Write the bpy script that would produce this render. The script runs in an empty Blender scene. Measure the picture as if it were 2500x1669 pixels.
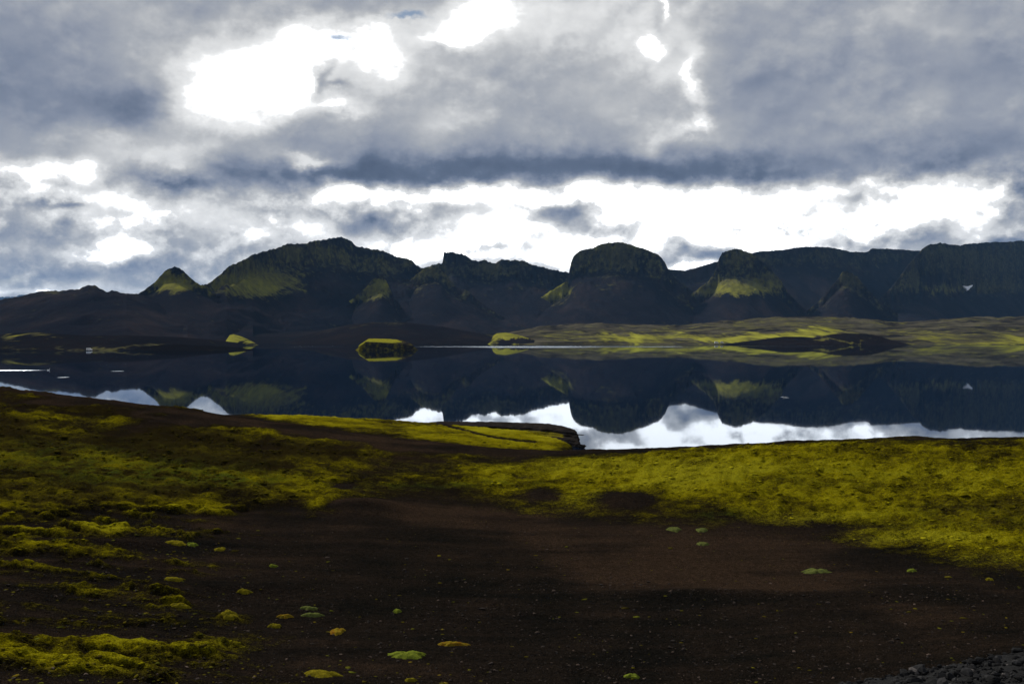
import bpy, math, random
import numpy as np
from mathutils import Vector

# ------------------------------------------------------------------ camera, sky, sun, exposure
F = 2305.0            # focal length in reference units (picture 2349 units wide)
CX, HY = 1174.5, 764.0
EYE = 15.0            # metres above the lake
scene = bpy.context.scene
C = scene.collection

cam_data = bpy.data.cameras.new('camera')
cam_data.sensor_width = 36.0
cam_data.lens = 36.0 * F / 2349.0
cam_data.shift_y = -20.0 / 2349.0
cam_data.clip_start = 0.1
cam_data.clip_end = 60000.0
cam = bpy.data.objects.new('camera', cam_data)
cam.location = (0, 0, EYE)
cam.rotation_euler = (math.radians(90), 0, 0)
C.objects.link(cam)
scene.camera = cam

SUN_AZ, SUN_EL = math.radians(-36.0), math.radians(37.0)   # ahead of the camera, a little left
world = bpy.data.worlds.new('World')
scene.world = world
world.use_nodes = True
world.cycles.sampling_method = 'MANUAL'
world.cycles.sample_map_resolution = 512


class NT:
    """tiny node-graph helper"""
    def __init__(self, tree):
        self.t = tree
        self.n = tree.nodes
        self.l = tree.links

    def set(self, sock, v):
        if v is None:
            return
        if hasattr(v, 'is_output') or isinstance(v, bpy.types.NodeSocket):
            self.l.new(v, sock)
        else:
            sock.default_value = v

    def math(self, op, a, b=None, c=None, clamp=False):
        nd = self.n.new('ShaderNodeMath'); nd.operation = op; nd.use_clamp = clamp
        self.set(nd.inputs[0], a); self.set(nd.inputs[1], b); self.set(nd.inputs[2], c)
        return nd.outputs[0]

    def vmath(self, op, a, b=None, c=None):
        nd = self.n.new('ShaderNodeVectorMath'); nd.operation = op
        self.set(nd.inputs[0], a); self.set(nd.inputs[1], b); self.set(nd.inputs[2], c)
        return nd.outputs['Value'] if op in ('DOT_PRODUCT', 'LENGTH', 'DISTANCE') else nd.outputs[0]

    def noise(self, vec, scale, detail=4.0, rough=0.5, out='Fac', dist=0.0):
        nd = self.n.new('ShaderNodeTexNoise')
        self.set(nd.inputs['Vector'], vec)
        nd.inputs['Scale'].default_value = scale
        nd.inputs['Detail'].default_value = detail
        nd.inputs['Roughness'].default_value = rough
        nd.inputs['Distortion'].default_value = dist
        return nd.outputs[out]

    def ramp(self, fac, stops, interp='LINEAR'):
        nd = self.n.new('ShaderNodeValToRGB')
        r = nd.color_ramp; r.interpolation = interp
        while len(r.elements) < len(stops):
            r.elements.new(0.5)
        for e, (p, c) in zip(r.elements, stops):
            e.position = p; e.color = (c[0], c[1], c[2], 1)
        self.set(nd.inputs[0], fac)
        return nd.outputs[0]

    def sstep(self, v, lo, hi, a=0.0, b=1.0):
        nd = self.n.new('ShaderNodeMapRange'); nd.interpolation_type = 'SMOOTHSTEP'
        self.set(nd.inputs[0], v)
        nd.inputs[1].default_value = lo; nd.inputs[2].default_value = hi
        nd.inputs[3].default_value = a; nd.inputs[4].default_value = b
        return nd.outputs[0]

    def mix(self, f, a, b, mode='MIX'):
        nd = self.n.new('ShaderNodeMix'); nd.data_type = 'RGBA'; nd.blend_type = mode
        self.set(nd.inputs[0], f)
        for i, v in ((6, a), (7, b)):
            if isinstance(v, tuple):
                v = (v[0], v[1], v[2], 1)
            self.set(nd.inputs[i], v)
        return nd.outputs[2]

    def attr(self, name):
        nd = self.n.new('ShaderNodeAttribute'); nd.attribute_name = name
        return nd.outputs['Fac']


def ang(x, y):
    """picture units -> angular units on the sky"""
    az = math.atan((x - CX) / F)
    return az * F, math.atan((HY - y) / F * math.cos(az)) * F


def build_sky():
    g = NT(world.node_tree)
    g.n.clear()
    tc = g.n.new('ShaderNodeTexCoord')
    d = tc.outputs['Generated']
    sep = g.n.new('ShaderNodeSeparateXYZ'); g.l.new(d, sep.inputs[0])
    az = g.math('ARCTAN2', sep.outputs[0], sep.outputs[1])
    el = g.math('ARCSINE', sep.outputs[2])
    uv = g.n.new('ShaderNodeCombineXYZ')
    g.l.new(g.math('MULTIPLY', az, F), uv.inputs[0])
    g.l.new(g.math('MULTIPLY', el, F), uv.inputs[1])
    uv = uv.outputs[0]
    dn = g.vmath('MULTIPLY', d, (1.0, 1.0, 1.5))
    # ragged cloud outlines: coordinates are pushed about by billowy noise
    wa = g.noise(dn, 5.0, 1.0, 0.5, 'Color')
    wb = g.noise(dn, 17.0, 5.0, 0.58, 'Color')
    uvw = g.vmath('MULTIPLY_ADD', g.vmath('SUBTRACT', wa, (.5, .5, .5)), (110, 50, 0), uv)
    uvw = g.vmath('MULTIPLY_ADD', g.vmath('SUBTRACT', wb, (.5, .5, .5)), (150, 105, 0), uvw)

    def blobs(lst, start):
        s = start
        for (x, y, rx, ry, a) in lst:
            u, v = ang(x, y)
            q = g.vmath('MULTIPLY_ADD', uvw, (1 / rx, 1 / ry, 0), (-u / rx, -v / ry, 0))
            r2 = g.vmath('DOT_PRODUCT', q, q)
            e = g.math('POWER', 0.3679, r2)
            s = g.math('MULTIPLY_ADD', e, a, s)
        return s

    n1 = g.noise(dn, 4.6, 5.0, 0.50)
    nv = g.vmath('MULTIPLY', d, (1, 1, 1.35))
    n2 = g.noise(nv, 16.0, 6.0, 0.56)
    n2o = g.noise(g.vmath('ADD', nv, (-.006, 0.0, 0.011)), 16.0, 6.0, 0.56)
    puff = g.math('SUBTRACT', g.math('ABSOLUTE', g.math('SUBTRACT', n2, 0.5)), 0.08)      # rounded bulges parted by creases
    lit = g.math('SUBTRACT', n2, n2o)                                                    # their sunward sides are brighter
    elF = g.math('MULTIPLY', el, F)
    # under the cloud deck a brighter, more broken strip runs round the horizon
    strip = g.math('MULTIPLY', g.sstep(elF, 0, 90), g.sstep(elF, 310, 385, 1.0, 0.0))
    fine = g.math('MULTIPLY_ADD', lit, 1.0, g.math('MULTIPLY', puff, 0.75))
    fine = g.math('MULTIPLY', fine, g.math('MULTIPLY_ADD', strip, 1.1, 0.44))
    base = g.math('MULTIPLY_ADD', g.math('SUBTRACT', n1, 0.5), 0.62, 0.455)
    base = g.math('ADD', base, fine)
    base = g.math('MULTIPLY_ADD', strip, 0.13, base)
    B = blobs(SKY_BLOBS, base)
    ramp = g.ramp(B, [(0.0, (.085, .110, .168)), (0.16, (.120, .152, .222)), (0.30, (.215, .248, .325)), (0.40, (.300, .326, .388)),
                      (0.50, (.390, .408, .445)), (0.59, (.51, .52, .535)), (0.70, (.72, .725, .725)), (0.92, (.99, .99, .98))])
    boost = g.sstep(B, 0.80, 1.10, 1.0, 2.3)
    cloud = g.vmath('MULTIPLY', ramp, g.vmath('MULTIPLY_ADD', boost, (1, 1, 1), (0, 0, 0)))
    bg_c = g.n.new('ShaderNodeBackground'); g.l.new(cloud, bg_c.inputs[0]); bg_c.inputs[1].default_value = 1.0
    sky = g.n.new('ShaderNodeTexSky'); sky.sky_type = 'NISHITA'; sky.sun_disc = False
    sky.sun_elevation = SUN_EL; sky.sun_rotation = SUN_AZ
    sky.air_density = 1.0; sky.dust_density = 0.4; sky.ozone_density = 1.5
    bg_s = g.n.new('ShaderNodeBackground'); g.l.new(sky.outputs[0], bg_s.inputs[0]); bg_s.inputs[1].default_value = 0.06
    gap = blobs(SKY_GAPS, 0.0)
    gap = g.sstep(g.math('MULTIPLY_ADD', g.math('SUBTRACT', n1, 0.5), 0.35, gap), 0.22, 0.85)
    mx = g.n.new('ShaderNodeMixShader')
    g.l.new(gap, mx.inputs[0]); g.l.new(bg_c.outputs[0], mx.inputs[1]); g.l.new(bg_s.outputs[0], mx.inputs[2])
    out = g.n.new('ShaderNodeOutputWorld'); g.l.new(mx.outputs[0], out.inputs[0])


SKY_BLOBS = [
    # broad glow round the breaks, and the brighter far sky under the deck
    (720, 185, 340, 130, .17), (1250, 130, 250, 120, .04), (1120, 50, 200, 70, .08), (1500, 530, 680, 95, .20), (420, 500, 380, 80, .12), (300, 560, 360, 100, .09), (450, 215, 70, 45, .16), (900, 590, 300, 60, .16), (1550, 180, 120, 160, .06),
    # big white break left of centre
    (600, 170, 130, 70, .46), (660, 238, 66, 64, .42), (520, 215, 90, 48, .34), (700, 105, 100, 44, .40), (845, 98, 110, 48, .50),
    (880, 150, 50, 60, .36), (1085, 55, 95, 38, .62), (1140, 15, 60, 36, .45), (1010, 98, 40, 16, .40), (480, 275, 80, 36, .22),
    (790, 250, 55, 18, .42), (715, 375, 75, 13, .46), (430, 205, 60, 60, .10),
    # small bright holes in the deck
    (1492, 110, 22, 22, .50), (1590, 180, 20, 55, .34), (1580, 292, 20, 22, .34), (1535, 15, 9, 30, .45), (1510, 305, 90, 26, .14),
    (1580, 110, 60, 70, .12), (2060, 40, 75, 36, .17), (2170, 85, 60, 22, .14), (2110, 250, 60, 50, .15), (1050, 280, 85, 24, .16),
    (1400, 30, 200, 40, .08), (1470, 150, 90, 60, .08), (2200, 40, 120, 40, .06),
    # grey deck, upper left, middling
    (260, 70, 330, 80, .03), (150, 120, 260, 60, -.05), (60, 240, 160, 50, -.10), (120, 180, 200, 40, -.02),
    # blue-grey notch
    (300, 243, 85, 36, -.26),
    (300, 335, 190, 36, .20), (430, 375, 60, 28, .20), (560, 290, 120, 30, .08),
    # the dark flat base of the deck
    (830, 408, 250, 30, -.40), (430, 418, 150, 20, -.26), (1100, 385, 320, 34, -.24), (1420, 390, 300, 32, -.24), (1800, 378, 320, 36, -.22),
    (2200, 370, 260, 40, -.12), (1130, 220, 150, 120, -.03), (1740, 180, 100, 160, -.06), (1950, 270, 160, 80, -.05), (2270, 200, 120, 110, -.03),
    (690, 325, 90, 26, -.18), (735, 185, 18, 40, -.30), (785, 205, 36, 10, -.24), (815, 112, 22, 16, -.24), (850, 320, 120, 40, -.08),
    # bright strip below the deck
    (1000, 452, 230, 22, .36), (1300, 450, 260, 24, .42), (1600, 455, 260, 34, .48), (1900, 470, 220, 40, .36), (2150, 480, 140, 46, .44),
    (1250, 535, 230, 50, .26), (1550, 530, 190, 55, .34), (1850, 545, 180, 45, .28), (1000, 545, 150, 40, .12), (2280, 500, 60, 36, .2),
    (1560, 608, 200, 16, .36), (1800, 590, 200, 30, .14), (1200, 585, 150, 20, .18), (880, 460, 120, 20, .2),
    # left bright shelf
    (40, 385, 110, 22, .46), (165, 395, 45, 26, .32), (150, 452, 90, 16, .26), (330, 465, 60, 20, .18), (480, 490, 90, 30, .06),
    (215, 570, 65, 17, .42), (280, 548, 45, 20, .42), (335, 568, 36, 12, .26), (600, 540, 45, 22, .28), (690, 515, 50, 26, .30),
    (80, 672, 160, 9, .26), (400, 655, 180, 12, .16),
    # blue-grey streaks low left
    (90, 535, 140, 30, -.26), (130, 474, 60, 8, -.34), (60, 615, 170, 26, -.20), (380, 610, 160, 26, -.10), (440, 550, 70, 36, -.12),
    # small dark clouds floating in the strip
    (1310, 490, 80, 34, -.66), (1400, 525, 60, 22, -.56), (1600, 573, 90, 22, -.70), (1940, 466, 100, 22, -.56), (860, 522, 80, 24, -.38), (1010, 500, 60, 30, -.20),
    (1145, 566, 60, 8, -.30), (1260, 602, 50, 12, -.34), (2335, 455, 50, 40, -.50), (2010, 545, 80, 20, -.40), (1945, 560, 50, 18, -.26),
    (1990, 537, 20, 13, .50), (1690, 508, 20, 9, -.35), (1820, 492, 34, 9, -.30), (2310, 556, 70, 12, -.34), (2150, 552, 60, 12, -.2),
]
SKY_GAPS = [(775, 80, 34, 14, .75), (915, 48, 60, 9, .75),  (1700, 466, 40, 4, .6), (1850, 523, 22, 8, .5),
            (20, 640, 60, 20, .35), (330, 655, 70, 10, .3)]
build_sky()

sun_data = bpy.data.lights.new('sun', 'SUN')
sun_data.energy = 4.7
sun_data.angle = math.radians(1.5)
sun_data.color = (1.0, 0.95, 0.86)
sun = bpy.data.objects.new('sun', sun_data)
sd = Vector((math.sin(SUN_AZ) * math.cos(SUN_EL), math.cos(SUN_AZ) * math.cos(SUN_EL), math.sin(SUN_EL)))
sun.rotation_euler = sd.to_track_quat('Z', 'Y').to_euler()
sun.location = sd * 500
C.objects.link(sun)

scene.view_settings.view_transform = 'Standard'
scene.view_settings.look = 'None'
scene.view_settings.exposure = 0.0
scene.view_settings.gamma = 1.0
scene.view_settings.use_curve_mapping = False
scene.render.engine = 'CYCLES'
scene.cycles.use_denoising = True
scene.cycles.max_bounces = 6
scene.cycles.diffuse_bounces = 2
scene.cycles.glossy_bounces = 3
scene.cycles.volume_bounces = 0
scene.cycles.transparent_max_bounces = 8

# ------------------------------------------------------------------ noise in numpy
def _hash(ix, iy, seed):
    h = (ix.astype(np.int64) * 374761393 + iy.astype(np.int64) * 668265263 + seed * 1442695041) & 0xffffffff
    h = ((h ^ (h >> 13)) * 1274126177) & 0xffffffff
    return h ^ (h >> 16)


def pn(x, y, seed=0):
    x = np.asarray(x, float); y = np.asarray(y, float)
    xi = np.floor(x); yi = np.floor(y)
    xf = x - xi; yf = y - yi
    u = xf * xf * xf * (xf * (xf * 6 - 15) + 10)
    v = yf * yf * yf * (yf * (yf * 6 - 15) + 10)

    def gr(ix, iy, dx, dy):
        a = _hash(ix, iy, seed) * (2 * math.pi / 4294967296.0)
        return np.cos(a) * dx + np.sin(a) * dy
    n00 = gr(xi, yi, xf, yf); n10 = gr(xi + 1, yi, xf - 1, yf)
    n01 = gr(xi, yi + 1, xf, yf - 1); n11 = gr(xi + 1, yi + 1, xf - 1, yf - 1)
    return ((n00 * (1 - u) + n10 * u) * (1 - v) + (n01 * (1 - u) + n11 * u) * v) * 1.5


def fbm(x, y, octs=5, seed=0, gain=0.5):
    s = 0; a = 1.0; t = 0
    for i in range(octs):
        s = s + a * pn(x * 2 ** i, y * 2 ** i, seed + i * 17); t += a; a *= gain
    return s / t


def ridged(x, y, octs=5, seed=0, gain=0.5):
    s = 0; a = 1.0; t = 0
    for i in range(octs):
        s = s + a * (1 - 2.0 * np.abs(pn(x * 2 ** i, y * 2 ** i, seed + i * 31))); t += a; a *= gain
    return s / t


def ss(x, lo, hi):
    t = np.clip((x - lo) / (hi - lo), 0, 1)
    return t * t * (3 - 2 * t)


def blobsum(px, py, lst):
    s = np.zeros_like(px)
    for (x, y, rx, ry, a) in lst:
        s += a * np.exp(-((px - x) / rx) ** 2 - ((py - y) / ry) ** 2)
    return s


def in_poly(px, py, poly):
    inside = np.zeros(px.shape, bool)
    n = len(poly)
    for i in range(n):
        x0, y0 = poly[i]; x1, y1 = poly[(i + 1) % n]
        c = ((y0 > py) != (y1 > py)) & (px < (x1 - x0) * (py - y0) / ((y1 - y0) + 1e-9) + x0)
        inside ^= c
    return inside


def blur(a, r, axis):
    if r < 1:
        return a
    k = np.exp(-0.5 * (np.arange(-3 * r, 3 * r + 1) / r) ** 2); k /= k.sum()
    pad = [(0, 0), (0, 0)]; pad[axis] = (3 * r, 3 * r)
    b = np.pad(a, pad, mode='edge')
    out = np.zeros_like(a)
    n = a.shape[axis]
    for i, w in enumerate(k):
        sl = [slice(None), slice(None)]; sl[axis] = slice(i, i + n)
        out += w * b[tuple(sl)]
    return out


# ------------------------------------------------------------------ mesh helpers
def grid_mesh(name, X, Y, Z, mat, attrs=None, smooth=True, parent=None):
    r, c = X.shape
    me = bpy.data.meshes.new(name)
    co = np.stack([X, Y, Z], -1).reshape(-1, 3).astype(np.float32)
    i = np.arange(r * c).reshape(r, c)
    q = np.stack([i[:-1, :-1], i[:-1, 1:], i[1:, 1:], i[1:, :-1]], -1).reshape(-1, 4).astype(np.int32)
    me.vertices.add(len(co)); me.vertices.foreach_set('co', co.ravel())
    me.loops.add(q.size); me.loops.foreach_set('vertex_index', q.ravel())
    me.polygons.add(len(q)); me.polygons.foreach_set('loop_start', np.arange(0, q.size, 4, dtype=np.int32))
    me.update(calc_edges=True)
    me.polygons.foreach_set('use_smooth', np.full(len(q), smooth))
    for k, v in (attrs or {}).items():
        a = me.attributes.new(k, 'FLOAT', 'POINT')
        a.data.foreach_set('value', np.ascontiguousarray(v.reshape(-1), dtype=np.float32))
    me.materials.append(mat)
    o = bpy.data.objects.new(name, me); C.objects.link(o)
    if parent:
        o.parent = parent
    return o


def py_mesh(name, verts, faces, mat, parent=None, smooth=True, attrs=None):
    me = bpy.data.meshes.new(name)
    me.from_pydata([tuple(map(float, v)) for v in verts], [], [tuple(map(int, f)) for f in faces])
    me.update()
    me.polygons.foreach_set('use_smooth', np.full(len(me.polygons), smooth))
    for k, v in (attrs or {}).items():
        a = me.attributes.new(k, 'FLOAT', 'POINT'); a.data.foreach_set('value', np.asarray(v, np.float32))
    me.materials.append(mat)
    o = bpy.data.objects.new(name, me); C.objects.link(o)
    if parent:
        o.parent = parent
    return o


def tag(o, label=None, cat=None, group=None, kind=None):
    for k, v in (('label', label), ('category', cat), ('group', group), ('kind', kind)):
        if v:
            o[k] = v
    return o


def empty(name, loc, rz=0.0):
    o = bpy.data.objects.new(name, None); o.location = loc; o.rotation_euler = (0, 0, rz)
    o.empty_display_size = 0.2
    C.objects.link(o)
    return o


# ------------------------------------------------------------------ materials
def new_mat(name):
    m = bpy.data.materials.new(name); m.use_nodes = True
    g = NT(m.node_tree)
    bs = m.node_tree.nodes['Principled BSDF']
    bs.inputs['Roughness'].default_value = 0.95
    bs.inputs['Specular IOR Level'].default_value = 0.12
    return m, g, bs


def plain(name, col, rough=0.8, spec=0.2, var=0.0, scale=20.0):
    m, g, bs = new_mat(name)
    bs.inputs['Roughness'].default_value = rough
    bs.inputs['Specular IOR Level'].default_value = spec
    if var:
        geo = g.n.new('ShaderNodeNewGeometry')
        n = g.noise(geo.outputs['Position'], scale, 5, 0.6)
        g.l.new(g.ramp(n, [(0.3, tuple(c * (1 - var) for c in col)), (0.7, tuple(c * (1 + var) for c in col))]), bs.inputs['Base Color'])
    else:
        bs.inputs['Base Color'].default_value = (*col, 1)
    return m


def bump(g, bs, height, strength, dist):
    b = g.n.new('ShaderNodeBump'); b.inputs['Strength'].default_value = strength; b.inputs['Distance'].default_value = dist
    g.l.new(height, b.inputs['Height']); g.l.new(b.outputs[0], bs.inputs['Normal'])


def mat_ground():
    m, g, bs = new_mat('black sand and moss')
    P = g.n.new('ShaderNodeNewGeometry').outputs['Position']
    Ps = g.vmath('MULTIPLY', P, (1.0, 0.55, 1.0))
    moss, tone, brown = g.attr('moss'), g.attr('tone'), g.attr('brown')
    nA = g.noise(P, 1.1, 6, 0.62)
    nB = g.noise(P, 5.5, 5, 0.65)
    nC = g.noise(P, 22.0, 3, 0.6)
    f = g.math('MULTIPLY_ADD', g.math('SUBTRACT', nA, 0.5), 0.75, moss)
    f = g.math('MULTIPLY_ADD', g.math('SUBTRACT', nB, 0.5), 0.75, f)
    f = g.math('MULTIPLY_ADD', g.math('SUBTRACT', nC, 0.5), 0.5, f)
    f = g.sstep(f, 0.22, 0.84)
    # sand
    sb = g.math('MULTIPLY_ADD', g.math('SUBTRACT', g.noise(Ps, 0.35, 5, 0.6), 0.5), 0.9, brown)
    sand = g.ramp(sb, [(0.15, (.0066, .0063, .0055)), (0.5, (.0128, .0100, .0079)), (0.85, (.0270, .0182, .0122))])
    grit = g.ramp(nC, [(0.30, (.40, .40, .40)), (0.5, (.95, .95, .95)), (0.72, (2.3, 2.1, 1.95))])
    sand = g.mix(1.0, sand, grit, 'MULTIPLY')
    grit2 = g.ramp(nB, [(0.30, (.62, .62, .62)), (0.70, (1.45, 1.4, 1.35))])
    sand = g.mix(1.0, sand, grit2, 'MULTIPLY')
    # moss
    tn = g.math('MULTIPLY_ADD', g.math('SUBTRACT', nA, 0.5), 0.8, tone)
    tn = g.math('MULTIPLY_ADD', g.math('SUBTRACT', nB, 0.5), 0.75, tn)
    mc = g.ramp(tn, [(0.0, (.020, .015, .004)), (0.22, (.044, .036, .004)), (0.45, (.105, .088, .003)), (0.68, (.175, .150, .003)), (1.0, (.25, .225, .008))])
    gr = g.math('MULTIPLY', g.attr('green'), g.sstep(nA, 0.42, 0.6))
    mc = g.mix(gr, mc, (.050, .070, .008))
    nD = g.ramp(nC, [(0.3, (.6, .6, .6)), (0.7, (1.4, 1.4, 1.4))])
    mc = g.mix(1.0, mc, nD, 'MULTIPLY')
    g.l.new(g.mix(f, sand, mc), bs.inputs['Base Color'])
    h = g.math('MULTIPLY_ADD', nB, 0.6, g.math('MULTIPLY', nC, 0.35))
    h = g.math('MULTIPLY_ADD', f, 0.5, h)
    bump(g, bs, h, 1.0, 0.22)
    bs.inputs['Specular IOR Level'].default_value = 0.0
    return m


def mat_hill():
    """far slopes: black scree, brown ash, moss where the attribute says it grows"""
    m, g, bs = new_mat('scree and moss')
    P = g.n.new('ShaderNodeNewGeometry').outputs['Position']
    moss, tone = g.attr('moss'), g.attr('tone')
    nA = g.noise(P, 0.018, 6, 0.62)
    nB = g.noise(P, 0.075, 6, 0.65)
    nS = g.noise(g.vmath('MULTIPLY', P, (1.0, 0.4, 0.7)), 0.011, 6, 0.6)
    f = g.math('MULTIPLY_ADD', g.math('SUBTRACT', nA, 0.5), 0.8, moss)
    f = g.math('MULTIPLY_ADD', g.math('SUBTRACT', nB, 0.5), 1.5, f)
    f = g.sstep(f, 0.24, 0.74)
    sand = g.ramp(nS, [(0.32, (.0075, .0080, .0125)), (0.5, (.0120, .0115, .0150)), (0.70, (.026, .0205, .0215))])
    tn = g.math('MULTIPLY_ADD', g.math('SUBTRACT', nB, 0.5), 0.7, tone)
    mc = g.ramp(tn, [(0.0, (.030, .027, .015)), (0.25, (.062, .058, .028)), (0.5, (.145, .140, .026)), (1.0, (.32, .315, .040))])
    sand = g.mix(g.attr('ash'), sand, (.0055, .0052, .0060))
    sand = g.mix(g.attr('loam'), sand, g.ramp(nA, [(.38, (.014, .013, .013)), (.48, (.044, .040, .030)), (.62, (.085, .076, .050))]))
    g.l.new(g.mix(f, sand, mc), bs.inputs['Base Color'])
    h = g.math('MULTIPLY_ADD', nB, 1.0, g.math('MULTIPLY', nA, 1.2))
    bump(g, bs, h, 0.6, 6.0)
    bs.inputs['Specular IOR Level'].default_value = 0.0
    return m


def mat_rock():
    m, g, bs = new_mat('dark lava rock')
    geo = g.n.new('ShaderNodeNewGeometry')
    P = geo.outputs['Position']
    nA = g.noise(P, 0.9, 6, 0.65); nB = g.noise(P, 5.0, 5, 0.65)
    rock = g.ramp(nA, [(0.3, (.010, .009, .009)), (0.55, (.020, .017, .015)), (0.75, (.036, .029, .024))])
    moss = g.ramp(nB, [(0.3, (.05, .042, .006)), (0.7, (.15, .13, .010))])
    f = g.math('MULTIPLY_ADD', g.math('SUBTRACT', nA, 0.5), 0.6, g.attr('moss'))
    f = g.math('MULTIPLY_ADD', g.math('SUBTRACT', nB, 0.5), 0.5, f)
    g.l.new(g.mix(g.sstep(f, .4, .65), rock, moss), bs.inputs['Base Color'])
    bs.inputs['Specular IOR Level'].default_value = 0.0
    bump(g, bs, g.math('ADD', nA, g.math('MULTIPLY', nB, .5)), 0.8, 0.25)
    return m


def mat_water():
    m = bpy.data.materials.new('still lake water'); m.use_nodes = True
    g = NT(m.node_tree); g.n.clear()
    P = g.n.new('ShaderNodeNewGeometry').outputs['Position']
    sx = g.n.new('ShaderNodeSeparateXYZ'); g.l.new(P, sx.inputs[0])
    # breeze-ruffled patches (world coordinates, metres): a strip below the far shore, cat's-paws and wakes
    ruf = None
    wob = g.math('MULTIPLY', g.math('SUBTRACT', g.noise(P, 0.006, 4, 0.6), 0.5), 0.9)
    for (x, y, rx, ry, a) in RUFFLES:
        q = g.vmath('MULTIPLY_ADD', P, (1 / rx, 1 / ry, 0), (-x / rx, -y / ry, 0))
        e = g.math('SUBTRACT', 1.0, g.vmath('LENGTH', q))
        e = g.math('ADD', e, g.math('MULTIPLY', wob, min(1.0, rx / 60.0)))
        e = g.sstep(e, 0.0, 0.35, 0.0, a)
        ruf = e if ruf is None else g.math('MAXIMUM', ruf, e)
    n1 = g.noise(g.vmath('MULTIPLY', P, (1.0, 1.0, 1.0)), 0.9, 3, 0.5)
    n2 = g.noise(P, 0.12, 3, 0.5)
    b0 = g.n.new('ShaderNodeBump'); b0.inputs['Distance'].default_value = 0.05; b0.inputs['Strength'].default_value = 0.03
    g.l.new(n2, b0.inputs['Height'])
    b1 = g.n.new('ShaderNodeBump'); b1.inputs['Distance'].default_value = 0.5
    g.l.new(n1, b1.inputs['Height']); g.l.new(g.math('MULTIPLY', ruf, 0.9), b1.inputs['Strength']); g.l.new(b0.outputs[0], b1.inputs['Normal'])
    fr = g.n.new('ShaderNodeFresnel'); fr.inputs['IOR'].default_value = 1.333
    gl = g.n.new('ShaderNodeBsdfGlossy')
    g.l.new(g.math('MULTIPLY_ADD', ruf, 0.25, 0.018), gl.inputs['Roughness'])
    g.l.new(b1.outputs[0], gl.inputs['Normal'])
    gl.inputs['Color'].default_value = (.82, .88, .96, 1)
    df = g.n.new('ShaderNodeBsdfDiffuse'); df.inputs['Color'].default_value = (.002, .006, .016, 1)
    mx = g.n.new('ShaderNodeMixShader')
    g.l.new(fr.outputs[0], mx.inputs[0]); g.l.new(df.outputs[0], mx.inputs[1]); g.l.new(gl.outputs[0], mx.inputs[2])
    out = g.n.new('ShaderNodeOutputMaterial'); g.l.new(mx.outputs[0], out.inputs[0])
    return m


def wpt(x, y, z=0.0):
    """point on the level z seen at picture position (x, y)"""
    d = (EYE - z) * F / (y - HY)
    return ((x - CX) / F * d, d, z)


RUFFLES = []
def _ruf(x0, x1, y, dy, a):
    p0 = wpt(x0, y); p1 = wpt(x1, y)
    ya = wpt(0, y + dy)[1]; yb = wpt(0, y - dy)[1]
    RUFFLES.append(((p0[0] + p1[0]) / 2, p0[1], abs(p1[0] - p0[0]) / 2, abs(yb - ya) / 2, a))
_ruf(640, 810, 794.6, 1.2, 0.22)
_ruf(930, 1640, 794.8, 2.2, 0.42)
_ruf(1040, 1420, 795.5, 2.0, 0.62)
_ruf(1560, 2000, 793.6, 0.9, 0.16)
_ruf(-140, 112, 849, 1.3, 1.0)
_ruf(132, 158, 865, 1.0, 0.7)
_ruf(255, 284, 851, 0.8, 0.5)
_ruf(1792, 1808, 911, 1.6, 0.6)

M_GROUND, M_HILL, M_ROCK = mat_ground(), mat_hill(), mat_rock()
M_WATER = mat_water()

# ------------------------------------------------------------------ lake
def build_lake():
    xs = np.linspace(-6000, 6000, 41); ys = np.concatenate([np.linspace(60, 400, 12), np.linspace(500, 6000, 24)])
    X, Y = np.meshgrid(xs, ys)
    o = grid_mesh('lake', X, Y, np.zeros_like(X), M_WATER, smooth=True)
    tag(o, 'calm dark blue lake mirroring the mountains and bright clouds', kind='structure')
build_lake()

# ------------------------------------------------------------------ foreground ground
COLS = {
    -600: [(1568, 21), (1450, 25.5), (1350, 30), (1250, 36), (1140, 45), (1030, 56), (926, 70), (841, 84)],
    0:    [(1568, 24), (1450, 29.5), (1350, 35), (1250, 42), (1150, 50), (1050, 60), (946, 72), (881, 82)],
    300:  [(1568, 25.5), (1450, 31.3), (1350, 37), (1250, 44), (1155, 52), (1065, 61), (972, 72), (914, 80)],
    600:  [(1568, 27), (1450, 33), (1350, 38.5), (1250, 46), (1160, 54), (1080, 62), (1008, 71), (957, 78)],
    900:  [(1568, 27.5), (1450, 33.3), (1350, 39), (1250, 46.7), (1165, 55), (1095, 62.5), (1038, 70), (1001, 76)],
    1200: [(1568, 28), (1450, 33.5), (1350, 39.5), (1250, 47.5), (1170, 56), (1110, 63), (1060, 69), (1031, 74)],
    1330: [(1568, 28), (1450, 33.5), (1350, 39.5), (1250, 47.5), (1180, 54.5), (1110, 62), (1057, 68), (1029, 72.5)],
    1600: [(1568, 28), (1450, 33.5), (1350, 39.5), (1250, 47), (1190, 52), (1110, 59), (1050, 65), (1020, 69)],
    2000: [(1568, 26.5), (1450, 32), (1350, 38.5), (1240, 48), (1180, 52), (1100, 58), (1040, 63), (1000, 67)],
    2349: [(1568, 25), (1450, 31), (1380, 35.8), (1310, 41), (1200, 48.5), (1100, 56), (1040, 61), (1001, 65)],
    2900: [(1568, 24), (1470, 28), (1410, 31.5), (1340, 36.5), (1200, 46), (1095, 54.5), (1030, 60), (985, 64)],
}
VERGE_P, VERGE_N = np.array([1.66, 4.87]), np.array([-0.416, 0.909])   # road edge line and outward normal


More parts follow.
